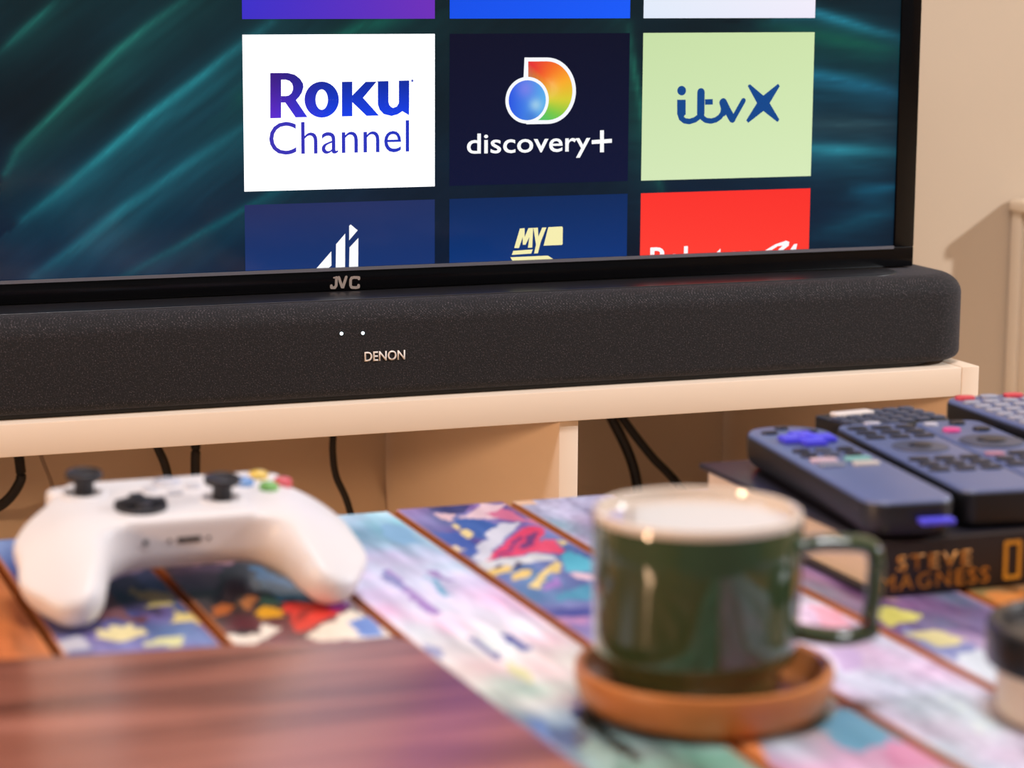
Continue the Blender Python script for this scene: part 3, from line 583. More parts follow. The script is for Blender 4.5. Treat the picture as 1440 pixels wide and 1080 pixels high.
# ------------------------------------------------------------------ television bench
bench = empty('tv_bench', (-0.1, 0.19, 0.0), 'low cream television bench with open shelves under the soundbar and screen', 'tv bench')
TOPZ = 0.4455
at_parent(obj('top_board', box(-1.02, 0.4423, -0.008, 0.374, TOPZ - 0.0215, TOPZ, 0.0008), M_lac), bench)
at_parent(obj('side_board', box(0.4427, 0.4572, -0.008, 0.3955, 0.0, TOPZ + 0.0002, 0.0008), M_lac), bench)
at_parent(obj('side_board', box(-1.0348, -1.0203, -0.008, 0.3955, 0.0, TOPZ + 0.0002, 0.0008), M_lac), bench)
at_parent(obj('divider', box(0.1254, 0.1398, -0.004, 0.3955, 0.0955, TOPZ - 0.0217, 0.0008), M_lac), bench)
at_parent(obj('divider', box(-0.71, -0.6956, -0.004, 0.3955, 0.0955, TOPZ - 0.0217, 0.0008), M_lac), bench)
at_parent(obj('bottom_board', box(-1.02, 0.4423, -0.006, 0.392, 0.074, 0.0953, 0.0008), M_lac), bench)
at_parent(obj('plinth', box(-1.02, 0.4423, 0.03, 0.045, 0.0, 0.0738), M_lac), bench)

# ------------------------------------------------------------------ cables behind the bench
M_cab = mat('black_cable_rubber', (20, 18, 18), 0.5, noise=0.1)
M_cabw = mat('pale_cable_rubber', (150, 130, 112), 0.6, noise=0.05)


def cable(name, ctrl, r, label, m=M_cab, group=None):
    o = obj(name, tube(spline(ctrl, 8), r, 10), m)
    tag(o, label, 'cable', group)
    return o


def drop(x0, r):
    """where a cable comes over the back edge of the top board"""
    return [(x0, 0.3955 - r - 0.001, 0.462), (x0, 0.3955 - r - 0.001, 0.418)]


cable('power_cable', drop(-0.19, 0.0042) + [(-0.1925, 0.375, 0.385), (-0.189, 0.36, 0.342), (-0.1905, 0.36, 0.327), (-0.205, 0.36, 0.311), (-0.23, 0.36, 0.305), (-0.27, 0.37, 0.31), (-0.31, 0.375, 0.34), (-0.34, 0.38, 0.38)] + drop(-0.35, 0.0042)[::-1], 0.0042, 'thick black cable looping at the left edge under the bench top')
cable('thin_cord', drop(-0.180, 0.0016) + [(-0.177, 0.37, 0.38), (-0.172, 0.36, 0.348), (-0.163, 0.36, 0.32), (-0.15, 0.36, 0.26), (-0.14, 0.36, 0.15), (-0.13, 0.36, 0.1)], 0.0016, 'thin pale cord slanting down behind the left thumbstick of the gamepad', M_cabw)
cable('power_cable', drop(-0.09, 0.0036) + [(-0.085, 0.37, 0.38), (-0.0794, 0.36, 0.352), (-0.0706, 0.36, 0.325), (-0.066, 0.36, 0.26), (-0.066, 0.36, 0.16), (-0.066, 0.36, 0.1)], 0.0036, 'slanting black cable under the bench, above the middle of the gamepad')
cable('power_cable', drop(-0.046, 0.0040) + [(-0.0468, 0.37, 0.38), (-0.0472, 0.36, 0.353), (-0.0477, 0.36, 0.323), (-0.047, 0.36, 0.25), (-0.045, 0.36, 0.1)], 0.0040, 'straight vertical black cable under the bench, behind the right thumbstick of the gamepad')
cable('power_cable', drop(0.080, 0.0030) + [(0.073, 0.37, 0.38), (0.0690, 0.36, 0.352), (0.0686, 0.36, 0.335), (0.0715, 0.36, 0.315), (0.0831, 0.36, 0.285), (0.095, 0.36, 0.22), (0.10, 0.36, 0.1)], 0.0030, 'thin curving black cable under the bench, just left of the pale divider panel')
cable('power_cable', drop(0.297, 0.0045) + [(0.304, 0.36, 0.375), (0.3117, 0.345, 0.3545), (0.3302, 0.345, 0.319), (0.3387, 0.345, 0.287), (0.340, 0.345, 0.24), (0.335, 0.345, 0.1)], 0.0045, 'black cable bowing down steeply behind the mug, left one of the crossing pair')
cable('power_cable', drop(0.308, 0.0038) + [(0.314, 0.365, 0.378), (0.323, 0.349, 0.3538), (0.3503, 0.345, 0.3177), (0.3793, 0.345, 0.286), (0.41, 0.345, 0.23), (0.415, 0.345, 0.1)], 0.0038, 'straight black cable slanting to the lower right, toward the book')

# ------------------------------------------------------------------ television
YS = 0.055
TZ0, TZ1 = 0.5135, 1.035
TX0, TX1 = -0.4565, 0.4340
SX0, SX1, SZ0, SZ1 = -0.4390, 0.4172, 0.5290, 1.0175
tv = empty('television', ((TX0 + TX1) / 2, YS + 0.03, TZ0), 'large glossy black flat television showing a home screen of app tiles', 'television')
M_bez = mat('piano_black_plastic', (7, 7, 9), 0.16, noise=0.02, spec=0.25)
M_tvb = mat('television_back_plastic', (22, 22, 24), 0.55, noise=0.05)
# bezel: four mitred rails joined as one frame
bm = bmesh.new()
for (a, b_, c, d) in ((TX0, TX1, TZ0, SZ0), (TX0, TX1, SZ1, TZ1)):
    t = box(a, b_, YS - 0.002, YS + 0.016, c, d, 0.0014)
    bm.from_mesh(t)
for (a, b_) in ((TX0, SX0), (SX1, TX1)):
    t = box(a, b_, YS - 0.002, YS + 0.016, SZ0 - 0.001, SZ1 + 0.001, 0.0012)
    bm.from_mesh(t)
me = bpy.data.meshes.new('bezel')
bm.to_mesh(me)
bm.free()
bez = at_parent(obj('bezel', auto(me), M_bez), tv)
at_parent(obj('edge_trim', box(SX0, SX1 - 0.001, YS - 0.0032, YS - 0.0018, SZ0 - 0.0016, SZ0 + 0.0006), mat('silver_trim', (112, 112, 120), 0.45, 0.3, noise=0.02)), tv)
at_parent(obj('rear_housing', box(TX0 + 0.08, TX1 - 0.08, YS + 0.0162, YS + 0.062, TZ0 + 0.03, TZ1 - 0.12, 0.01), M_tvb), tv)
at_parent(obj('rear_panel', box(TX0 + 0.002, TX1 - 0.002, YS + 0.008, YS + 0.016, TZ0 + 0.002, TZ1 - 0.002), M_tvb), tv)
for sx in (-0.33, 0.31):
    foot = slab(sx - 0.02, sx + 0.02, 0.128, 0.30, TOPZ + 0.0003, TOPZ + 0.012, 0.008)
    bm = bmesh.new()
    bm.from_mesh(foot)
    bm.from_mesh(box(sx - 0.012, sx + 0.012, 0.128, 0.150, TOPZ + 0.008, TZ0 + 0.02, 0.003))
    bm.from_mesh(box(sx - 0.012, sx + 0.012, YS + 0.0162, 0.150, TZ0 + 0.01, TZ0 + 0.04, 0.003))
    me = bpy.data.meshes.new('foot')
    bm.to_mesh(me)
    bm.free()
    at_parent(obj('stand_foot', auto(me), M_tvb), tv)
# screen: a dark jungle-leaf wallpaper computed point by point
h = 0.0026
nx, nz = int((SX1 - SX0) / h) + 1, int((SZ1 - SZ0) / h) + 1
gx, gz = np.meshgrid(np.linspace(SX0, SX1, nx), np.linspace(SZ0, SZ1, nz), indexing='ij')
base = np.zeros(gx.shape + (3,))
tx = (gx - SX0) / (SX1 - SX0)
tz = np.clip((gz - 0.529) / 0.2, 0, 1)
cA, cB, cC = np.array([7, 22, 45.]), np.array([10, 40, 42.]), np.array([6, 22, 38.])
base += cA * (1 - tz)[..., None] + cB * tz[..., None]
base = base * (1 - tx[..., None] * 0.45) + cC * tx[..., None] * 0.45
nn = grid_noise(gx, gz, 9, 14, 3)
base *= (0.55 + 0.8 * nn)[..., None]
fine = np.where(gx > 0.2, grid_noise(gx, gz + gx * 0.08, 30, 260, 5, 2), grid_noise(gx * 0.8 + gz * 0.6, gz * 0.8 - gx * 0.6, 26, 230, 5, 2))
for col, wd, side, pts in LEAF:
    best = np.full(gx.shape, 9.0)
    sgn = np.zeros(gx.shape)
    tt = np.zeros(gx.shape)
    n = len(pts) - 1
    for i in range(n):
        ax, az = pts[i]
        bx, bz = pts[i + 1]
        dx, dz = bx - ax, bz - az
        l2 = dx * dx + dz * dz
        t = np.clip(((gx - ax) * dx + (gz - az) * dz) / l2, 0, 1)
        d = np.hypot(gx - ax - t * dx, gz - az - t * dz)
        s = np.sign((gx - ax) * dz - (gz - az) * dx)
        m = d < best
        best[m] = d[m]
        sgn[m] = s[m]
        tt[m] = ((i + t) / n)[m]
    if gx[0, 0] + 0 < 0 and pts[0][0] < 0.12:
        sgn = -sgn
    soft = np.where(sgn > 0, side, wd)
    a = np.exp(-(best / soft) ** 1.3) * np.where(sgn > 0, 0.42, 0.5) + 0.32 * np.exp(-(best / (wd * 0.6)) ** 2)
    a = np.clip(a * (0.78 + 0.4 * fine), 0, 1) * (0.35 + 0.65 * np.sin(np.pi * np.clip(tt, 0.03, 0.97)) ** 0.6)
    base = base * (1 - a[..., None]) + np.array(col, float) * a[..., None]
base *= (0.93 + 0.14 * fine)[..., None]
vs = np.stack([gx, np.full_like(gx, YS), gz], -1).reshape(-1, 3)
ids = np.arange(nx * nz).reshape(nx, nz)
fs = np.stack([ids[:-1, :-1], ids[1:, :-1], ids[1:, 1:], ids[:-1, 1:]], -1).reshape(-1, 4)
me = bpy.data.meshes.new('screen')
me.from_pydata(vs.tolist(), [], fs.tolist())
set_colors(me, linarr(base.reshape(-1, 3)))
screen = at_parent(obj('screen', me, screen_mat('lcd_wallpaper', attr='print')), tv)


def tile(name, x0, x1, z0, z1, cols, label=None, gain=1.0):
    """app tile: four corner colours (bl, br, tr, tl) interpolated over a fine sheet"""
    n = 10
    U, W = np.meshgrid(np.linspace(0, 1, n), np.linspace(0, 1, n), indexing='ij')
    c = [np.array(k, float) for k in cols]
    C = (c[0] * ((1 - U) * (1 - W))[..., None] + c[1] * (U * (1 - W))[..., None] + c[2] * (U * W)[..., None] + c[3] * ((1 - U) * W)[..., None])
    v = np.stack([x0 + U * (x1 - x0), np.full_like(U, YS - 0.0003), z0 + W * (z1 - z0)], -1).reshape(-1, 3)
    i = np.arange(n * n).reshape(n, n)
    f = np.stack([i[:-1, :-1], i[1:, :-1], i[1:, 1:], i[:-1, 1:]], -1).reshape(-1, 4)
    m_ = bpy.data.meshes.new(name)
    m_.from_pydata(v.tolist(), [], f.tolist())
    set_colors(m_, linarr(C.reshape(-1, 3)) * gain)
    o = obj(name, m_, screen_mat('lcd_tile', attr='print'))
    o.parent = screen
    if label:
        o['label'] = label
    return o


def on_screen(name, me_, col=None, attr=False, label=None):
    o = obj(name, me_, screen_mat('lcd_' + name + ('' if col is None else '_%d_%d_%d' % tuple(col)), col, 'print' if attr else None))
    o.parent = screen
    if label:
        o['label'] = label
    return o


XC = [(-0.0815, 0.0541), (0.0649, 0.1998), (0.2102, 0.3463)]
RZ = [(0.6986, 0.7950), (0.5835, 0.6883), (SZ0 + 0.0006, 0.5744)]
W = (253, 253, 255)
tile('app_tile', *XC[0], 0.8050, 0.9014, [(230, 232, 245), (220, 228, 250), (215, 225, 250), (235, 235, 250)], 'unseen pale tile added in the uppermost row for its light', 2.2)  # this row is added out of view, brightened to tint table and board
tile('app_tile', *XC[1], 0.8050, 0.9014, [(40, 70, 225), (60, 60, 220), (70, 90, 235), (50, 80, 230)], 'unseen royal blue tile added in the uppermost row for its light', 3.0)
tile('app_tile', *XC[2], 0.8050, 0.9014, [(95, 60, 200), (110, 70, 215), (120, 90, 225), (100, 70, 210)], 'unseen violet tile added in the uppermost row for its light', 3.0)
tile('app_tile', *XC[0], *RZ[0], [(60, 45, 200), (110, 45, 185), (120, 50, 190), (50, 50, 210)], 'purple tile cut by the top of the picture')
tile('app_tile', *XC[1], *RZ[0], [(15, 80, 235), (20, 90, 250), (20, 80, 230), (15, 70, 220)], 'bright blue tile')
tile('app_tile', *XC[2], *RZ[0], [(225, 235, 250), (240, 235, 250), (250, 250, 252), (240, 240, 250)], 'pale tile at the top right')
tile('app_tile', *XC[0], *RZ[1], [W, W, W, W], 'white tile with blue lettering', 1.5)
tile('app_tile', *XC[1], *RZ[1], [(4, 12, 50), (6, 14, 52), (2, 6, 34), (4, 5, 34)], 'navy tile with a rainbow logo')
tile('app_tile', *XC[2], *RZ[1], [(212, 232, 184), (215, 235, 186), (206, 228, 172), (200, 224, 168)], 'pale green tile')
tile('app_tile', *XC[0], *RZ[2], [(18, 52, 112), (20, 50, 110), (30, 46, 96), (34, 44, 92)], 'blue tile with a white bar logo')
tile('app_tile', *XC[1], *RZ[2], [(6, 52, 118), (6, 50, 118), (6, 40, 92), (6, 38, 88)], 'blue tile with a cream logo')
tile('app_tile', *XC[2], *RZ[2], [(255, 62, 50), (255, 58, 46), (250, 48, 40), (252, 50, 42)], 'red tile')

YT = YS - 0.0006


def grad(me_, fn):
    co = np.array([v.co[:] for v in me_.vertices])
    set_colors(me_, linarr(fn(co[:, 0], co[:, 2])))
    return me_


def lerp(a, b, t):
    return np.array(a, float) * (1 - t)[:, None] + np.array(b, float) * t[:, None]


x0, z0, x1, z1 = ART['t_channel']
on_screen('channel_lettering', grad(text_mesh('Channel', (x0, z0, x1, z1), YT, -0.004), lambda x, z: lerp((60, 50, 180), (30, 50, 190), np.clip((x - x0) / (x1 - x0), 0, 1))), attr=True, label='thin blue word Channel')
me = polys_mesh(ART['roku'], YT)
bm = bmesh.new()
bm.from_mesh(me)
bmesh.ops.subdivide_edges(bm, edges=[e for e in bm.edges if e.calc_length() > 0.006], cuts=4, use_grid_fill=True)
bmesh.ops.triangulate(bm, faces=bm.faces[:])
bm.to_mesh(me)
bm.free()
on_screen('roku_lettering', grad(me, lambda x, z: lerp((92, 40, 205), (16, 62, 232), np.clip((x + 0.060) / 0.04, 0, 1)) * np.clip(0.70 + (0.655 - z) * 14, 0.62, 1.12)[:, None]), attr=True, label='heavy purple to blue word Roku')
dot = [[(0.0377 + 0.0009 * math.cos(a), 0.6565 + 0.0009 * math.sin(a)) for a in np.linspace(0, 5.8, 10)]]
on_screen('trademark_dot', polys_mesh(dot, YT), (90, 100, 190))

# discovery logo
on_screen('logo_outline', polys_mesh([ART['disc_d']], YT), (248, 250, 255))
P = ART['disc_di']
cx_, cz_ = sum(p[0] for p in P) / len(P), sum(p[1] for p in P) / len(P)
vs, fs = [(cx_, YT - 0.0003, cz_)], []
nr = 8
for r in range(1, nr + 1):
    for p in P:
        vs.append((cx_ + (p[0] - cx_) * r / nr, YT - 0.0003, cz_ + (p[1] - cz_) * r / nr))
n = len(P)
for k in range(n):
    fs.append((0, 1 + k, 1 + (k + 1) % n))
for r in range(1, nr):
    for k in range(n):
        l = (k + 1) % n
        a0, b0 = 1 + (r - 1) * n, 1 + r * n
        fs.append((a0 + k, a0 + l, b0 + l, b0 + k))
me = bpy.data.meshes.new('rainbow')
me.from_pydata(vs, [], fs)
(ccx, ccz), r_out, r_in = ART['disc_c']


def rainbow(x, z):
    ang = np.degrees(np.arctan2(z - ccz, x - ccx))
    stops = [(-60, (60, 190, 120)), (-25, (120, 200, 70)), (0, (215, 205, 50)), (25, (250, 170, 40)), (50, (245, 110, 35)), (80, (230, 50, 50)), (120, (225, 40, 70))]
    xs_ = [s[0] for s in stops]
    c = np.stack([np.interp(ang, xs_, [s[1][q] for s in stops]) for q in range(3)], -1)
    d = np.exp(-(((x - ccx - 0.017) / 0.006) ** 2 + ((z - ccz - 0.008) / 0.006) ** 2))
    return c * (1 - 0.3 * d[:, None]) + 255 * 0.3 * d[:, None]


on_screen('rainbow_letter', grad(me, rainbow), attr=True, label='rainbow coloured letter D')
for nm, rr, yy in (('logo_ring', r_out, YT - 0.0006),):
    on_screen(nm, polys_mesh([[(ccx + rr * math.cos(a), ccz + rr * math.sin(a)) for a in np.linspace(0, 2 * math.pi, 48, endpoint=False)]], yy), (248, 250, 255))
vs, fs = [(ccx, YT - 0.0009, ccz)], []
for r in range(1, 9):
    for k in range(40):
        a = 2 * math.pi * k / 40
        vs.append((ccx + r_in * r / 8 * math.cos(a), YT - 0.0009, ccz + r_in * r / 8 * math.sin(a)))
for k in range(40):
    fs.append((0, 1 + k, 1 + (k + 1) % 40))
for r in range(7):
    for k in range(40):
        l = (k + 1) % 40
        fs.append((1 + r * 40 + k, 1 + r * 40 + l, 41 + r * 40 + l, 41 + r * 40 + k))
me = bpy.data.meshes.new('globe')
me.from_pydata(vs, [], fs)


def globe(x, z):
    u, v = (x - ccx) / r_in, (z - ccz) / r_in
    c = lerp((40, 85, 225), (90, 175, 235), np.clip(0.5 + 0.5 * u, 0, 1))
    p = np.exp(-((u + 0.1) ** 2 + (v - 0.6) ** 2) / 0.25)[:, None]
    g = np.exp(-((u - 0.45) ** 2 + (v + 0.25) ** 2) / 0.12)[:, None]
    q = np.exp(-((u - 0.2) ** 2 + (v + 0.9) ** 2) / 0.12)[:, None]
    c = c * (1 - 0.6 * p) + np.array([150, 130, 235.]) * 0.6 * p
    c = c * (1 - 0.6 * g) + np.array([205, 235, 235.]) * 0.6 * g
    return c * (1 - 0.5 * q) + np.array([60, 110, 200.]) * 0.5 * q


on_screen('blue_globe', grad(me, globe), attr=True, label='blue gradient disc of the logo')
x0, z0, x1, z1 = ART['t_disc']
on_screen('discovery_lettering', text_mesh('discovery', (x0, z0, x1, z1), YT, 0.010), (252, 253, 255), label='white word discovery')
on_screen('plus_sign', polys_mesh(ART['plus'], YT), (252, 253, 255))
on_screen('itvx_lettering', polys_mesh(stroke_polys(ART['itv']) + ART['itvp'], YT), (14, 70, 138), label='dark blue rounded itvX logo')
on_screen('bar_logo', polys_mesh([[(q[0], max(q[1], SZ0 + 0.0006)) for q in p] for p in ART['all4']], YT), (252, 253, 255), label='white slanted bar logo')
on_screen('my_lettering', polys_mesh([[(q[0], max(q[1], SZ0 + 0.0006)) for q in p] for p in ART['my5']], YT), (246, 238, 176), label='cream slanted letters MY with a flag')
on_screen('tv_lettering', polys_mesh([[(q[0], max(q[1], SZ0 + 0.0006)) for q in p] for p in ART['tv']], YT), (252, 250, 252), label='white slanted letters on red')
x0, z0, x1, z1 = ART['t_raku']
x1 -= 0.0
on_screen('rakuten_lettering', text_mesh('Rakuten', ART['t_raku'], YT, 0.014, clip_z=SZ0 + 0.0008), (252, 250, 252), label='tops of white letters on red')
lg = at_parent(obj('maker_lettering', polys_mesh(stroke_polys(ART['jvc']), YS - 0.0023), mat('pale_badge_metal', (205, 190, 178), 0.35, 0.6, noise=0.02)), tv)
lg['label'] = 'small silver letters JVC'

# ------------------------------------------------------------------ soundbar
sb = empty('soundbar', (0, 0.06, TOPZ + 0.001), 'long black fabric covered soundbar lying on the bench in front of the television', 'soundbar')
mf = bpy.data.materials.new('speaker_cloth')
mf.use_nodes = True
nt = mf.node_tree
b = nt.nodes['Principled BSDF']
b.inputs['Roughness'].default_value = 0.85
b.inputs['Sheen Weight'].default_value = 0.10
b.inputs['Sheen Roughness'].default_value = 0.4
b.inputs['Sheen Tint'].default_value = (0.75, 0.78, 1.0, 1)
tc = nt.nodes.new('ShaderNodeTexCoord')
sep = nt.nodes.new('ShaderNodeSeparateXYZ')
nt.links.new(tc.outputs['Object'], sep.inputs[0])


def wave(sx, sz, f):
    c1 = nt.nodes.new('ShaderNodeMath'); c1.operation = 'MULTIPLY'; c1.inputs[1].default_value = sx * f
    c2 = nt.nodes.new('ShaderNodeMath'); c2.operation = 'MULTIPLY'; c2.inputs[1].default_value = sz * f
    c3 = nt.nodes.new('ShaderNodeMath'); c3.operation = 'ADD'
    c4 = nt.nodes.new('ShaderNodeMath'); c4.operation = 'SINE'
    nt.links.new(sep.outputs[0], c1.inputs[0])
    zz = nt.nodes.new('ShaderNodeMath'); zz.operation = 'SUBTRACT'
    nt.links.new(sep.outputs[2], zz.inputs[0]); nt.links.new(sep.outputs[1], zz.inputs[1])
    nt.links.new(zz.outputs[0], c2.inputs[0])
    nt.links.new(c1.outputs[0], c3.inputs[0]); nt.links.new(c2.outputs[0], c3.inputs[1])
    nt.links.new(c3.outputs[0], c4.inputs[0])
    return c4


w1, w2 = wave(1, 0.6, 4200), wave(-0.35, 1, 3900)
mul = nt.nodes.new('ShaderNodeMath'); mul.operation = 'MULTIPLY'
nt.links.new(w1.outputs[0], mul.inputs[0]); nt.links.new(w2.outputs[0], mul.inputs[1])
ns = nt.nodes.new('ShaderNodeTexNoise'); ns.inputs['Scale'].default_value = 1150; ns.inputs['Detail'].default_value = 2
nt.links.new(tc.outputs['Object'], ns.inputs['Vector'])
ad = nt.nodes.new('ShaderNodeMath'); ad.operation = 'MULTIPLY_ADD'; ad.inputs[1].default_value = 0.16
nt.links.new(mul.outputs[0], ad.inputs[0]); nt.links.new(ns.outputs[0], ad.inputs[2])
cr = nt.nodes.new('ShaderNodeValToRGB')
cr.color_ramp.elements[0].position = 0.45; cr.color_ramp.elements[0].color = lin((8, 6, 8))
cr.color_ramp.elements[1].position = 0.85; cr.color_ramp.elements[1].color = lin((104, 94, 98))
e = cr.color_ramp.elements.new(0.62); e.color = lin((20, 16, 18))
nt.links.new(ad.outputs[0], cr.inputs[0]); nt.links.new(cr.outputs[0], b.inputs['Base Color'])
bp = nt.nodes.new('ShaderNodeBump'); bp.inputs['Strength'].default_value = 0.5; bp.inputs['Distance'].default_value = 0.0004
nt.links.new(ad.outputs[0], bp.inputs['Height']); nt.links.new(bp.outputs[0], b.inputs['Normal'])

SBZ0, SBZ1 = TOPZ + 0.003, 0.5125


def sbring(i):
    return rrect(-0.459 + i, 0.459 - i, 0.0 + i, 0.12 - i, 0.034 - i * 0.6, 14)


prof = []
for k in range(7):
    a = math.pi / 2 * k / 6
    prof.append((0.007 * (1 - math.sin(a)), SBZ0 + 0.007 * (1 - math.cos(a))))
for k in range(11):
    a = math.pi / 2 * k / 10
    prof.append((0.016 * (1 - math.cos(a)), SBZ1 - 0.015 + 0.015 * math.sin(a)))
rings = []
for i, z in prof:
    rings.append((sbring(i), z))
cloth = at_parent(obj('cloth_grille', stack(rings, 60), mf), sb)
at_parent(obj('top_plate', slab(-0.425, 0.410, 0.0135, 0.118, SBZ1 - 0.001, SBZ1 + 0.0006, (0.004, 0.004, 0.03, 0.03), 0.0002, 0.0004), mat('satin_black_plate', (22, 21, 25), 0.36, noise=0.05, spec=0.8)), sb)
at_parent(obj('base_strip', slab(-0.435, 0.435, 0.006, 0.114, TOPZ + 0.0002, SBZ0 + 0.002, 0.03), mat('matt_black_plastic', (12, 12, 12), 0.5, noise=0.05)), sb)
x0, z0, x1, z1 = ART['t_denon']
lt = at_parent(obj('maker_lettering', text_mesh('DENON', (x0, z0, x1, z1), -0.0002, 0.012, 0.0005), mat('white_badge_print', (232, 222, 212), 0.4, noise=0.01)), sb)
lt['label'] = 'small white letters DENON'
for lx, lz in ((-0.0303, 0.4921), (-0.0154, 0.4917)):
    l_ = at_parent(obj('status_light', lathe([(0.0001, -0.0006), (0.0011, -0.0004), (0.0012, 0.0003), (0.0007, 0.0009), (0.0001, 0.001)], 12), mat('status_led', (225, 245, 255), 0.3, emit=1.2), loc=(0, 0, 0)), sb)
    l_.matrix_parent_inverse = Matrix.Identity(4)
    l_.location = Vector((lx, -0.0003, lz)) - sb.location
    l_.rotation_euler = (math.pi / 2, 0, 0)

# ------------------------------------------------------------------ coffee table with picture planks
TT = 0.45
table = empty('coffee_table', (-0.08, -0.75, 0.0), 'wooden coffee table topped with planks covered in colourful printed pictures', 'coffee table')
M_edge = mat('orange_pine', (196, 112, 50), 0.4, noise=0.18, nscale=30, stretch=(1, 0.2, 1))
M_print = mat('varnished_print', (255, 255, 255), 0.30, attr='print', coat=0.12, bump=0.1, bscale=60)
XG = [-0.6025, -0.5315, -0.4605, -0.3895, -0.3188, -0.2485, -0.1756, -0.1045, -0.0388, 0.0253, 0.0950, 0.1660, 0.2370, 0.3080, 0.3790]
YF, YN = -0.3412, -1.16
GAP = 0.0017


def plank(i, x0, x1):
    x0, x1 = x0 + GAP, x1 - GAP
    near = YN + 0.004 * ((i * 7) % 3)
    far = YF + 0.0012 * ((i * 5) % 3 - 1)
    key = i - 3
    # wooden body
    body = at_parent(obj('plank', box(x0, x1, near, far, TT - 0.018, TT - 0.0006, 0.0012, 2), M_edge), table)
    # printed sheet glued on top (a sub-part with its picture)
    hx = 0.0016
    vis = -0.90
    nx_ = max(2, int((x1 - x0 - 0.0016) / hx))
    ny_ = int((far - vis) / 0.0022)
    xs_ = np.linspace(x0 + 0.0006, x1 - 0.0006, nx_)
    ys_ = np.concatenate([np.linspace(near + 0.001, vis, 30)[:-1], np.linspace(vis, far - 0.0006, ny_)])
    GX, GY = np.meshgrid(xs_, ys_, indexing='ij')
    st = TABLE_STOPS.get(key)
    if st is None:
        pal = [(150, 120, 100), (110, 120, 160), (190, 170, 150), (120, 90, 90), (160, 150, 185)]
        st = [(-1.1 + 0.2 * k, pal[(i * 3 + k * 2) % 5]) for k in range(5)]
    C = np.stack([np.interp(GY, [s[0] for s in st], [s[1][q] for s in st]) for q in range(3)], -1)
    cloud = grid_noise(GX + i, GY, 45, 22, 11 + i)
    streak = grid_noise(GX + i, GY, 160, 26, 31 + i, 3)
    hue = grid_noise(GX, GY + i, 60, 30, 51 + i, 2)
    wood = key <= 0
    if wood:
        C *= (0.75 + 0.5 * streak)[..., None]
        C[..., 2] *= 0.9 + 0.2 * hue
    else:
        C += ((cloud - 0.5) * 60 + (streak - 0.5) * (95 if key in (3, 5, 6) else 55))[..., None]
        C[..., 0] += (hue - 0.5) * 46
        C[..., 1] -= (hue - 0.5) * 22
        if key == 5:
            C += ((grid_noise(GX, GY, 500, 300, 91, 2) - 0.5) * 45)[..., None]
    wx = (grid_noise(GX, GY, 170, 110, 71 + i, 2) - 0.5) * 0.005
    wy = (grid_noise(GX, GY, 130, 90, 81 + i, 2) - 0.5) * 0.009
    for col, poly in TABLE_ART.get(key, []):
        m = inside(GX + wx, GY + wy, poly)
        C[m] = np.array(col, float) + ((streak[m] - 0.5) * 40)[:, None]
    # sanded timber edge
    edge = np.minimum(GX - x0, x1 - GX)
    m = edge < 0.0016 + 0.0012 * (cloud - 0.3)
    C[m] = (205, 128, 72)
    if key == 5:
        m = (edge < 0.012) & (GX < (x0 + x1) / 2) & (GY > -0.352)
        C[m] = (235, 190, 155)
    n1, n2 = GX.shape
    ZZ = np.full_like(GX, TT)
    v = np.stack([GX, GY, ZZ], -1).reshape(-1, 3)
    ii = np.arange(n1 * n2).reshape(n1, n2)
    f = np.stack([ii[:-1, :-1], ii[1:, :-1], ii[1:, 1:], ii[:-1, 1:]], -1).reshape(-1, 4)
    me_ = bpy.data.meshes.new('picture')
    me_.from_pydata(v.tolist(), [], f.tolist())
    set_colors(me_, linarr(C.reshape(-1, 3)))
    me_.shade_smooth()
    p = obj('bare_wood_face' if wood else 'printed_picture', me_, M_print)
    p.parent = body
    return body


labels = {3: 'bare orange timber plank', 4: 'plank with yellow maple leaves', 5: 'plank with a dark bird and red flowers', 6: 'pastel blue to cream plank', 7: 'plank with comic style pink and yellow print', 8: 'pale grey blue plank', 9: 'plank with green and blue print', 10: 'brown plank'}
for i in range(len(XG) - 1):
    o = plank(i, XG[i], XG[i + 1])
    if i in labels:
        o['label'] = labels[i]
M_under = mat('dark_pine', (120, 62, 26), 0.5, noise=0.15, nscale=20)
at_parent(obj('underboard', box(-0.600, 0.377, YN + 0.012, YF - 0.003, TT - 0.034, TT - 0.0183), M_under), table)
for (a, b_, c, d) in ((-0.585, 0.36, YF - 0.045, YF - 0.02), (-0.585, 0.36, YN + 0.02, YN + 0.045)):
    at_parent(obj('apron_rail', box(a, b_, c, d, TT - 0.10, TT - 0.0343, 0.002), M_under), table)
for lx in (-0.555, 0.33):
    for ly in (YF - 0.032, YN + 0.032):
        at_parent(obj('leg', box(lx - 0.028, lx + 0.028, ly - 0.010 - 0.018, ly + 0.010 + 0.018, 0.0, TT - 0.1003, 0.004), M_under), table)

# ------------------------------------------------------------------ walnut board in the near left corner
M_wal = bpy.data.materials.new('oiled_walnut')
M_wal.use_nodes = True
nt = M_wal.node_tree
b = nt.nodes['Principled BSDF']
b.inputs['Roughness'].default_value = 0.30
b.inputs['Specular IOR Level'].default_value = 0.8
tc = nt.nodes.new('ShaderNodeTexCoord')
mp = nt.nodes.new('ShaderNodeMapping')
mp.inputs['Scale'].default_value = (1.6, 16, 1)
mp.inputs['Rotation'].default_value = (0, 0, math.radians(5))
n1 = nt.nodes.new('ShaderNodeTexNoise')
n1.inputs['Scale'].default_value = 2.4
n1.inputs['Detail'].default_value = 6
n1.inputs['Distortion'].default_value = 0.6
cr = nt.nodes.new('ShaderNodeValToRGB')
for pos, c in ((0.30, (92, 50, 38)), (0.45, (126, 72, 54)), (0.55, (156, 94, 74)), (0.72, (188, 122, 102))):
    e = cr.color_ramp.elements.new(pos)
    e.color = lin(c)
cr.color_ramp.elements.remove(cr.color_ramp.elements[0])
cr.color_ramp.elements.remove(cr.color_ramp.elements[-1])
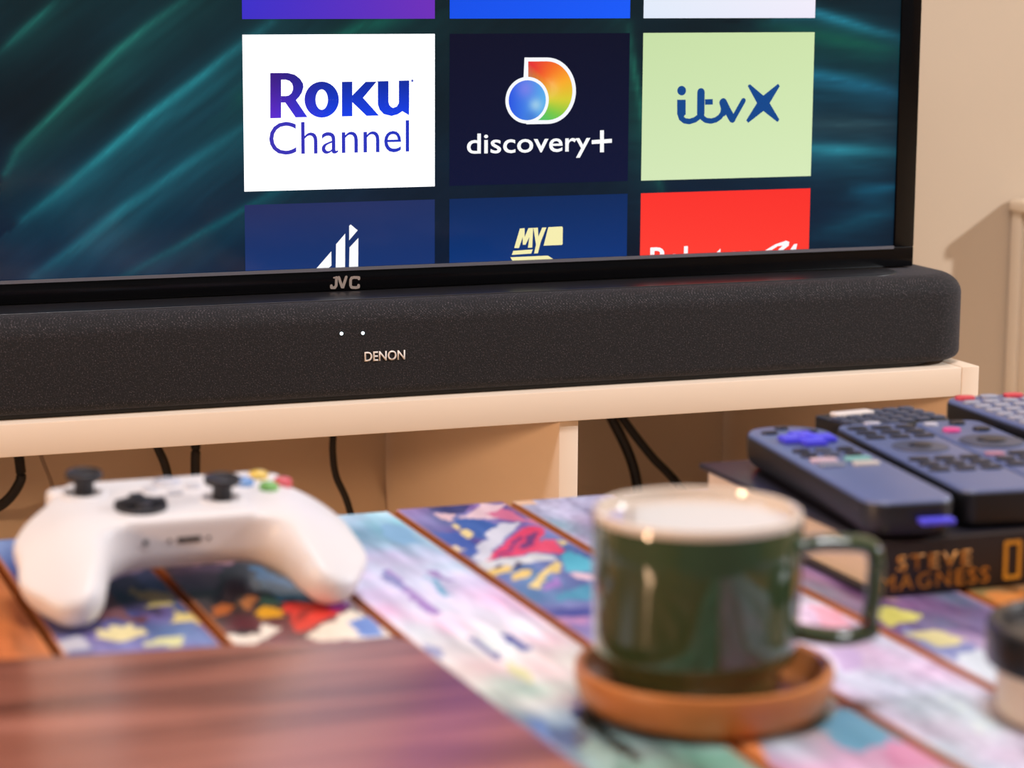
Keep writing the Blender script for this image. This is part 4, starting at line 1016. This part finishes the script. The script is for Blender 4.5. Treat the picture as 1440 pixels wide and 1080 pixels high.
nt.links.new(tc.outputs['Object'], mp.inputs[0])
nt.links.new(mp.outputs[0], n1.inputs['Vector'])
nt.links.new(n1.outputs[0], cr.inputs[0])
nt.links.new(cr.outputs[0], b.inputs['Base Color'])
outl = [(-0.190, -0.6175), (-0.2611, -0.6045), (-0.3489, -0.5955), (-0.47, -0.585), (-0.474, -0.59), (-0.474, -1.05), (-0.470, -1.055), (-0.181, -1.055), (-0.178, -1.05), (-0.1802, -0.7942), (-0.183, -0.7265), (-0.1855, -0.6417), (-0.1865, -0.622)]
cxy = (sum(p[0] for p in outl) / len(outl), sum(p[1] for p in outl) / len(outl))


def inset(i):
    return [(cxy[0] + (p[0] - cxy[0]) * (1 - i), cxy[1] + (p[1] - cxy[1]) * (1 - i)) for p in outl]


wb = obj('wooden_board', stack([(inset(0.008), TT + 0.0005), (inset(0.0), TT + 0.002), (inset(0.0), TT + 0.010), (inset(0.008), TT + 0.0125)], 60), M_wal)
tag(wb, 'smooth reddish walnut board lying flat in the near left corner of the table', 'board')

# ------------------------------------------------------------------ mug and coaster
M_wood = mat('turned_beech', (186, 112, 54), 0.42, noise=0.12, nscale=14, stretch=(1, 5, 5), coat=0.15)
CX, CY = -0.0978, -0.7075
co_ = obj('coaster', lathe([(0.001, 0.0), (0.0428, 0.0), (0.0457, 0.0008), (0.0481, 0.004), (0.0501, 0.010), (0.0507, 0.0150), (0.0502, 0.0172), (0.0484, 0.0178), (0.0465, 0.0170), (0.0453, 0.0140), (0.0433, 0.0085), (0.0413, 0.0068), (0.0389, 0.0062), (0.001, 0.0062)], 96), M_wood, loc=(CX + 0.0030, CY - 0.002, TT + 0.0004))
tag(co_, 'round wooden saucer-like coaster with a raised rim under the green mug', 'coaster')
mug = empty('mug', (CX, CY, TT + 0.0070), 'dark green glazed mug with a white inside standing on the wooden coaster', 'mug')
M_glz = mat('green_glaze', (52, 70, 42), 0.07, noise=0.22, nscale=18, coat=0.6, stretch=(1, 1, 0.4))
M_wht = mat('cream_glaze', (214, 199, 184), 0.12, noise=0.01, coat=0.5)
outer = [(0.0005, 0.002), (0.0282, 0.002), (0.0296, 0.0), (0.0321, 0.0), (0.0332, 0.0012), (0.0342, 0.0105), (0.0350, 0.0125), (0.0387, 0.0150), (0.0396, 0.0178), (0.0400, 0.026), (0.0404, 0.045), (0.0406, 0.0681), (0.0402, 0.0694)]
at_parent(obj('cup_body', lathe(outer[:] + [(0.0389, 0.0694), (0.0379, 0.0600), (0.0374, 0.03), (0.0292, 0.006), (0.0005, 0.006)], 96), M_glz), mug).matrix_parent_inverse = Matrix.Identity(4)
at_parent(obj('rim_and_lining', lathe([(0.0405, 0.0688), (0.0407, 0.0706), (0.0400, 0.0720), (0.0389, 0.0724), (0.0377, 0.0716), (0.0373, 0.0696), (0.0371, 0.055), (0.0369, 0.034), (0.0350, 0.018), (0.0272, 0.0085), (0.001, 0.0075)], 96), M_wht), mug).matrix_parent_inverse = Matrix.Identity(4)
hc = [(0.0400, 0, 0.0575), (0.047, 0, 0.0590), (0.055, 0, 0.0592), (0.0630, 0, 0.0588), (0.0672, 0, 0.0570), (0.0690, 0, 0.0530), (0.0690, 0, 0.045), (0.0684, 0, 0.036), (0.0672, 0, 0.0280), (0.0681, 0, 0.0245), (0.0615, 0, 0.0222), (0.0555, 0, 0.0215), (0.048, 0, 0.0222), (0.0400, 0, 0.0235)]
hd = at_parent(obj('handle', tube(spline(hc, 5), 0.0034, 16, rx=0.0055), M_glz), mug)
hd.matrix_parent_inverse = Matrix.Identity(4)
hd.rotation_euler = (0, 0, math.radians(-22))

# ------------------------------------------------------------------ book
BX0, BX1, BY0, BY1, BT = 0.0475, 0.286, -0.588, -0.398, 0.026
bk = empty('book', ((BX0 + BX1) / 2, (BY0 + BY1) / 2, TT + 0.0005), 'thick dark hardback book with gold spine lettering lying under the remotes', 'book')
M_cov = mat('matt_black_jacket', (32, 30, 38), 0.36, noise=0.08, nscale=60)
M_spn = mat('brown_black_jacket', (34, 22, 18), 0.45, noise=0.08, nscale=60)
z = TT + 0.0005
at_parent(obj('cover', box(BX0, BX1, BY0 + 0.003, BY1, z, z + 0.0028, 0.0006), M_cov), bk)
at_parent(obj('cover', box(BX0, BX1, BY0 + 0.003, BY1, z + BT - 0.0028, z + BT, 0.0006), M_cov), bk)
sp = at_parent(obj('spine', slab(BX0, BX1, BY0, BY0 + 0.0045, z, z + BT, 0.0018, 0.0012, 0.0012), M_spn), bk)
pages = at_parent(obj('page_block', box(BX0 + 0.004, BX1 - 0.004, BY0 + 0.0046, BY1 - 0.004, z + 0.0029, z + BT - 0.0029), mat('page_edges', (226, 204, 176), 0.8, noise=0.12, nscale=10, stretch=(1, 1, 220))), bk)
M_gold = mat('gold_foil', (196, 128, 44), 0.4, 0.35, noise=0.15, nscale=200)


def spine_text(t, x0, x1, za, zb, off):
    o = at_parent(obj('spine_lettering', text_mesh(t, (x0, za, x1, zb), BY0 - 0.0001, off, 0.0003, spacing=1.22), M_gold), bk)
    o['label'] = 'gold letters ' + t


spine_text('STEVE', 0.0592, 0.0982, 0.4622, 0.4695, 0.004)
spine_text('MAGNESS', 0.0510, 0.1082, 0.4532, 0.4607, 0.0)
fr = stroke_polys([(0.0019, [(0.1168, 0.4545), (0.1168, 0.4712), (0.1242, 0.4712), (0.1242, 0.4545), (0.1168, 0.4545)])])
o = at_parent(obj('publisher_mark', polys_mesh(fr, BY0 - 0.0001, 0.0003), mat('yellow_foil', (205, 140, 30), 0.4, noise=0.1)), bk)
o['label'] = 'gold upright rectangle outline'
BTOP = z + BT

# ------------------------------------------------------------------ remote controls
M_r1 = mat('black_soft_plastic', (20, 18, 20), 0.42, noise=0.04, nscale=80, spec=0.5)
M_sheen = mat('painted_sheen_face', (82, 96, 138), 0.40, noise=0.03, nscale=60, spec=1.0)  # blue sheen on the black remotes' upward faces, painted into the base colour
M_key = mat('grey_rubber_key', (66, 72, 92), 0.42, noise=0.05)
M_keyd = mat('dark_rubber_key', (28, 31, 42), 0.4, noise=0.05)
M_keyp = mat('pale_rubber_key', (182, 180, 192), 0.45, noise=0.03)
M_pur = mat('violet_rubber', (84, 80, 225), 0.42, noise=0.03)


def remote(name, label, cx, cy, z0, ang, W_, L_, H_, r, eb, group=None, m=M_r1):
    root = empty(name, (cx, cy, z0), label, 'remote', group, rz=ang)
    obj('casing', slab(-W_ / 2, W_ / 2, -L_ / 2, L_ / 2, 0, H_ - 0.0016, r, eb, 0.0008, 10, 5), m, root)
    rf = tuple(q - 0.0006 for q in r) if isinstance(r, tuple) else r - 0.0006
    fp = obj('sheen_face', slab(-W_ / 2 + 0.0006, W_ / 2 - 0.0006, -L_ / 2 + 0.0006, L_ / 2 - 0.0006, H_ - 0.0017, H_, rf, 0.0001, 0.0013, 10, 4), M_sheen, root)  # separate top layer added to carry the painted sheen
    fp['label'] = 'black upper face with its blue sheen painted in'
    return root


def key(root, x, y, z0, wx, wy, h, m, r=None, name='button', label=None, rz=0):
    r = min(wx, wy) * 0.49 if r is None else r
    o = obj(name, slab(-wx / 2, wx / 2, -wy / 2, wy / 2, 0, h, r, 0.0001, 0.0005, 5, 2), m, root, loc=(x, y, z0))
    o.rotation_euler = (0, 0, rz)
    if label:
        o['label'] = label
    return o


def dpad_mesh(a, b_, h):
    bm = bmesh.new()
    o4 = [(a, b_), (b_, b_), (b_, a), (-b_, a), (-b_, b_), (-a, b_), (-a, -b_), (-b_, -b_), (-b_, -a), (b_, -a), (b_, -b_), (a, -b_)]
    vs = [bm.verts.new((p[0], p[1], 0)) for p in o4]
    f = bm.faces.new(vs)
    r = bmesh.ops.extrude_face_region(bm, geom=[f])
    for v in r['geom']:
        if isinstance(v, bmesh.types.BMVert):
            v.co.z = h
    bmesh.ops.recalc_face_normals(bm, faces=bm.faces[:])
    bmesh.ops.bevel(bm, geom=[e for e in bm.edges], offset=0.0009, segments=2, affect='EDGES')
    return auto(mesh_from_bm(bm), 45)


RZ0 = BTOP + 0.0004
# front remote with violet cross pad
H = 0.0185
a1 = math.radians(-7.0)
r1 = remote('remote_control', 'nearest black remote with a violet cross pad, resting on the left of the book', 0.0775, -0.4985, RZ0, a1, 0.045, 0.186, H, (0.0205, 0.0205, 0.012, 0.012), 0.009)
o = obj('direction_pad', dpad_mesh(0.0145, 0.0062, 0.0032), M_pur, r1, loc=(0.001, 0.0500, H - 0.0003))
o['label'] = 'violet cross shaped pad'
key(r1, 0.001, 0.0500, H + 0.0022, 0.0098, 0.0085, 0.0018, M_pur, name='ok_button')
key(r1, -0.0005, 0.0845, H - 0.0004, 0.0075, 0.0058, 0.0016, M_keyd, label='power key')
key(r1, -0.011, 0.0735, H - 0.0004, 0.0090, 0.0060, 0.0016, M_keyd)
key(r1, 0.011, 0.0735, H - 0.0004, 0.0090, 0.0060, 0.0016, M_keyd)
for yy in (0.0245, 0.0130):
    for xx in (-0.0118, 0.0, 0.0118):
        key(r1, xx, yy, H - 0.0004, 0.0090, 0.0066, 0.0018, M_keyd if xx else M_key)
for (xx, yy, c, lb) in ((-0.0088, 0.0005, (205, 176, 186), 'pinkish shortcut key'), (0.0088, 0.0005, (120, 176, 172), 'mint shortcut key'), (-0.0088, -0.0105, (128, 132, 150), 'grey shortcut key'), (0.0088, -0.0105, (196, 188, 180), 'cream shortcut key')):
    key(r1, xx, yy, H - 0.0004, 0.0135, 0.0068, 0.0018, mat('shortcut_%d' % c[0], c, 0.4, noise=0.03), r=0.002, label=lb)
tb_ = obj('fabric_tab', slab(-0.0082, 0.0082, -0.0075, 0.0, -0.0012, 0.0012, 0.001, 0.0003, 0.0003, 3, 2), M_pur, r1, loc=(0.0092, -0.0925, 0.0095))
tb_['label'] = 'violet cloth loop at the near end'

# middle remote, wider
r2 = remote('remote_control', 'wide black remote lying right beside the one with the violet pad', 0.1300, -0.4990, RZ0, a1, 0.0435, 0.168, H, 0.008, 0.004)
for j in range(3):
    for i in range(3):
        key(r2, -0.0135 + 0.0135 * i, 0.070 - 0.0125 * j, H - 0.0004, 0.0105, 0.0070, 0.0014, M_keyd, r=0.002)
key(r2, 0.0, 0.018, H - 0.0002, 0.029, 0.029, 0.0010, M_key, name='ring_pad')
key(r2, 0.0, 0.018, H + 0.0006, 0.012, 0.012, 0.0012, M_keyd)
for j in range(3):
    for i in range(3):
        key(r2, -0.0135 + 0.0135 * i, -0.012 - 0.0125 * j, H - 0.0004, 0.0110, 0.0068, 0.0016, M_keyd, r=0.003)
key(r2, 0.0, 0.0835, H - 0.0004, 0.009, 0.005, 0.0012, M_keyp, label='pale power key')

# third remote, pink key and round dial
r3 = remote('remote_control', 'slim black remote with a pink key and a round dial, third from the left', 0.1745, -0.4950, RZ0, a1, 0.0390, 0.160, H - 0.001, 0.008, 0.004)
H3 = H - 0.001
key(r3, -0.0085, 0.0500, H3 - 0.0004, 0.0095, 0.0080, 0.0020, mat('pink_rubber', (214, 70, 140), 0.4, noise=0.03), label='pink key')
key(r3, 0.0085, 0.0500, H3 - 0.0004, 0.0095, 0.0080, 0.0020, M_keyd)
key(r3, -0.013, 0.0670, H3 - 0.0004, 0.0080, 0.0070, 0.0018, M_keyp, label='pale key')
key(r3, 0.003, 0.0690, H3 - 0.0004, 0.0090, 0.0070, 0.0018, M_keyd)
key(r3, 0.000, 0.0190, H3 - 0.0002, 0.0330, 0.0330, 0.0012, M_key, name='round_dial')
key(r3, 0.000, 0.0190, H3 + 0.0009, 0.0150, 0.0150, 0.0010, M_keyd)
for j in range(3):
    for i in range(3):
        key(r3, -0.0125 + 0.0125 * i, -0.012 - 0.0125 * j, H3 - 0.0004, 0.0098, 0.0066, 0.0016, mat('dusty_pink_rubber', (170, 120, 140), 0.45, noise=0.03) if (i, j) == (0, 0) else M_keyd, r=0.002)


# far remote, lying crosswise behind the others
H4 = 0.017
r4 = empty('remote_control', (0.1590, -0.3935, RZ0), 'small flat black remote with a white key, lying crosswise behind the others', 'remote', None, math.radians(7))
obj('casing', slab(-0.031, 0.031, -0.0205, 0.0205, 0, H4, 0.003, 0.0015, 0.001, 6, 3), M_r1, r4)
key(r4, -0.011, 0.0125, H4 - 0.0003, 0.0250, 0.0085, 0.0020, mat('white_rubber', (225, 215, 208), 0.45, noise=0.02), r=0.0015, label='white key')
for j in range(4):
    for i in range(6):
        if j == 3 and i < 3:
            continue
        key(r4, -0.0260 + 0.0103 * i, -0.0155 + 0.0095 * j, H4 - 0.0003, 0.0082, 0.0062, 0.0016, M_key, r=0.0015)

# right-hand remote with red keys
H5 = 0.0215
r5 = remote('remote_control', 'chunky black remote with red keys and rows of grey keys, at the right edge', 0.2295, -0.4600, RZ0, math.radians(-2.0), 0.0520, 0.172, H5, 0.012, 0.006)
M_red = mat('red_rubber', (205, 66, 78), 0.42, noise=0.03)
M_gky = mat('light_grey_rubber', (150, 152, 168), 0.42, noise=0.03)
key(r5, -0.015, 0.077, H5 - 0.0004, 0.0115, 0.0085, 0.0022, M_red, label='red key')
key(r5, 0.0155, 0.077, H5 - 0.0004, 0.0115, 0.0085, 0.0022, M_red, label='red key')
key(r5, 0.000, 0.077, H5 - 0.0004, 0.0105, 0.0080, 0.0020, M_gky)
for j in range(10):
    for i in range(4):
        key(r5, -0.0180 + 0.0120 * i, 0.0640 - 0.0120 * j, H5 - 0.0004, 0.0094, 0.0074, 0.0018, M_gky if j < 7 else M_keyd)

# ------------------------------------------------------------------ lidded pot at the right edge
pot = empty('lidded_pot', (0.043, -0.772, TT + 0.0004), 'small pale pot with a black screw lid at the right edge beside the coaster', 'pot')
M_pot = mat('frosted_ribbed_wall', (206, 192, 176), 0.35, noise=0.06, nscale=30, bump=0.2, bscale=120)
M_lid = mat('black_lid_plastic', (24, 24, 27), 0.28, noise=0.04)
prof = [(0.001, 0.0), (0.0355, 0.0), (0.0375, 0.0016)]
for k in range(16):
    zz = 0.0025 + k * 0.00115
    prof.append((0.0380 + (0.0004 if k % 2 else 0.0), zz))
prof += [(0.0380, 0.0205), (0.001, 0.0205)]
at_parent(obj('pot_body', lathe(prof, 80), M_pot), pot).matrix_parent_inverse = Matrix.Identity(4)
at_parent(obj('lid', lathe([(0.001, 0.0208), (0.0415, 0.0208), (0.0428, 0.0216), (0.0431, 0.0240), (0.0431, 0.0345), (0.0424, 0.0366), (0.0405, 0.0374), (0.0382, 0.0370), (0.0372, 0.0352), (0.0362, 0.0326), (0.001, 0.0326)], 80), M_lid), pot).matrix_parent_inverse = Matrix.Identity(4)

# ------------------------------------------------------------------ gamepad
GX0, GZ0 = -0.2472, TT + 0.0008
gp = empty('gamepad', (GX0, -0.475, GZ0), 'white wireless game controller standing on its grips at the left of the table', 'gamepad')
gp.scale = (0.965, 1.0, 1.0)
M_gw = mat('white_shell_plastic', (220, 216, 216), 0.42, noise=0.01)
M_gd = mat('black_stick_rubber', (30, 30, 36), 0.5, noise=0.06)
TILT = math.radians(4)


def pad_sdf(X, Y, Z):
    d = rbox_sdf(X, Y, Z, (0, -0.460, 0.0315), (0.050, 0.032, 0.0150), 0.009, TILT)
    for s in (-1, 1):
        a = cone_sdf(X, Y, Z, (s * 0.044, -0.452, 0.0270), (s * 0.0570, -0.478, 0.0275), 0.0190, 0.0205)
        b_ = cone_sdf(X, Y, Z, (s * 0.0570, -0.478, 0.0275), (s * 0.0615, -0.503, 0.0205), 0.0205, 0.0180)
        c = cone_sdf(X, Y, Z, (s * 0.0615, -0.503, 0.0205), (s * 0.0595, -0.5175, 0.0135), 0.0180, 0.0130)
        g = smin(smin(a, b_, 0.010), c, 0.010)
        d = smin(d, g, 0.014)
    # the face is a nearly flat panel that falls away over the grips
    ax = np.maximum(np.abs(X) - 0.044, 0)
    hgt = 0.0432 + 0.09 * (Y + 0.46) - 11 * ax ** 2 - 7 * np.maximum(-0.478 - Y, 0) ** 2 * (np.abs(X) > 0.03)
    return -smin(-d, -(Z - hgt) * 0.97, 0.0025)


me = surface_net(lambda X, Y, Z: pad_sdf(X, Y, Z), (-0.086, -0.540, -0.006), (0.086, -0.418, 0.066), 0.0016)
for v in me.vertices:
    v.co.y += 0.475
shell = obj('shell', me, M_gw, gp)


def face_z(x, y):
    zs = np.linspace(0.075, 0.02, 500)
    d = pad_sdf(np.full_like(zs, x), np.full_like(zs, y), zs)
    return float(zs[np.argmax(d < 0)])


def front_y(x, z):
    ys = np.linspace(-0.56, -0.42, 900)
    d = pad_sdf(np.full_like(ys, x), ys, np.full_like(ys, z))
    return float(ys[np.argmax(d < 0)])


def on_pad(name, me_, x, y, m, dz=0.0, label=None, tilt=TILT):
    o = obj(name, me_, m, gp, loc=(x, y + 0.475, face_z(x, y) + dz))
    o.rotation_euler = (tilt, 0, 0)
    if label:
        o['label'] = label
    return o


stick = lathe([(0.001, -0.004), (0.0050, -0.004), (0.0046, 0.0045), (0.0055, 0.0058), (0.0082, 0.0064), (0.0088, 0.0078), (0.0086, 0.0092), (0.0078, 0.0098), (0.0062, 0.0088), (0.001, 0.0082)], 32)
collar = lathe([(0.0070, -0.002), (0.0112, -0.002), (0.0112, 0.0002), (0.0102, 0.0009), (0.0080, 0.0006), (0.0070, -0.0005)], 40, closed=True)
for (x, y) in ((-0.0415, -0.4500), (0.0200, -0.4720)):
    on_pad('stick_collar', collar, x, y, M_gw)
    on_pad('thumbstick', stick, x, y, M_gd, 0.001, 'black thumbstick')
dp = lathe([(0.001, -0.002), (0.0125, -0.002), (0.0125, 0.0006), (0.0115, 0.0014), (0.0070, 0.0004), (0.001, 0.0002)], 40)
o = on_pad('direction_pad', dp, -0.0200, -0.4760, M_gd, 0.0008, 'black round cross pad')
bm = bmesh.new()
for (a, b_) in ((0.0118, 0.0034), (0.0034, 0.0118)):
    bm.from_mesh(box(-a, a, -b_, b_, 0.0, 0.0030, 0.0008))
mm = bpy.data.meshes.new('cross')
bm.to_mesh(mm)
bm.free()
c_ = obj('pad_cross', auto(mm), M_gd, o)
dome = lathe([(0.001, -0.001), (0.0046, -0.001), (0.0047, 0.0018), (0.0040, 0.0028), (0.0022, 0.0034), (0.0004, 0.0036)], 24)
bc = (0.0455, -0.4530)
for (dx, dy, c, lb) in ((-0.0095, 0.0, (110, 150, 205), 'blue lettered button'), (0.0, 0.0095, (222, 190, 90), 'yellow lettered button'), (0.0, -0.0095, (120, 180, 96), 'green lettered button'), (0.0095, 0.0, (214, 84, 92), 'red lettered button')):
    on_pad('face_button', dome, bc[0] + dx, bc[1] + dy, mat('pad_button_%d' % c[0], c, 0.25, noise=0.03, coat=0.4), 0.0, lb)
oval = slab(-0.0038, 0.0038, -0.0024, 0.0024, -0.001, 0.0014, 0.0023, 0.0002, 0.0005, 6)
M_lg = mat('light_grey_button', (196, 196, 204), 0.3, noise=0.02, coat=0.3)
on_pad('view_button', oval, -0.0105, -0.4520, M_lg)
on_pad('menu_button', oval, 0.0105, -0.4520, M_lg)
on_pad('share_button', oval, 0.0, -0.4600, M_lg)
on_pad('guide_button', lathe([(0.001, -0.001), (0.0068, -0.001), (0.0068, 0.0008), (0.0058, 0.0016), (0.001, 0.0018)], 32), 0.0, -0.4425, M_lg)
for s in (-1, 1):
    b_ = obj('bumper', slab(-0.022, 0.022, -0.006, 0.006, -0.004, 0.005, 0.005, 0.002, 0.003), M_gw, gp, loc=(s * 0.036, -0.4370 + 0.475, face_z(s * 0.036, -0.4370) - 0.0055))
    b_.rotation_euler = (TILT, 0, s * -0.22)
    t_ = obj('trigger', surface_net(lambda X, Y, Z: cone_sdf(X, Y, Z, (0, 0, 0), (0, 0.008, -0.012), 0.008, 0.006, (1.3, 1, 1)), (-0.015, -0.012, -0.024), (0.015, 0.020, 0.012), 0.0012), M_gw, gp, loc=(s * 0.040, -0.4310 + 0.475, 0.0270))
# sockets on the front edge
M_hole = mat('socket_black', (12, 10, 10), 0.6, noise=0.05)
M_lip = mat('socket_grey', (150, 138, 130), 0.5, noise=0.05)


def socket(name, x, z_, me_, m, lab=None, dy=0.0):
    o = obj(name, me_, m, gp, loc=(x, front_y(x, z_) + 0.475 + dy, z_))
    o.rotation_euler = (math.radians(90) + 0.25 * 0, 0, 0)
    if lab:
        o['label'] = lab
    return o


ZS = 0.0290
socket('headphone_socket', -0.0215, ZS, lathe([(0.0004, -0.001), (0.0014, -0.001), (0.0014, 0.0003), (0.0004, 0.0002)], 20), M_hole, 'small round black socket')
socket('socket_ring', -0.0215, ZS, lathe([(0.0015, -0.001), (0.0024, -0.001), (0.0023, 0.0004), (0.0015, 0.0004)], 24, closed=True), M_gw)
socket('accessory_socket', -0.0010, ZS, slab(-0.0058, 0.0058, -0.0013, 0.0013, -0.001, 0.0004, 0.0008, 0.0001, 0.0002, 4), M_hole, 'wide dark slot')
for dx in (-0.0092, 0.0092):
    socket('socket_pin', -0.0010 + dx, ZS, lathe([(0.0004, -0.001), (0.0009, -0.001), (0.0009, 0.0004), (0.0004, 0.0004)], 16), M_hole)
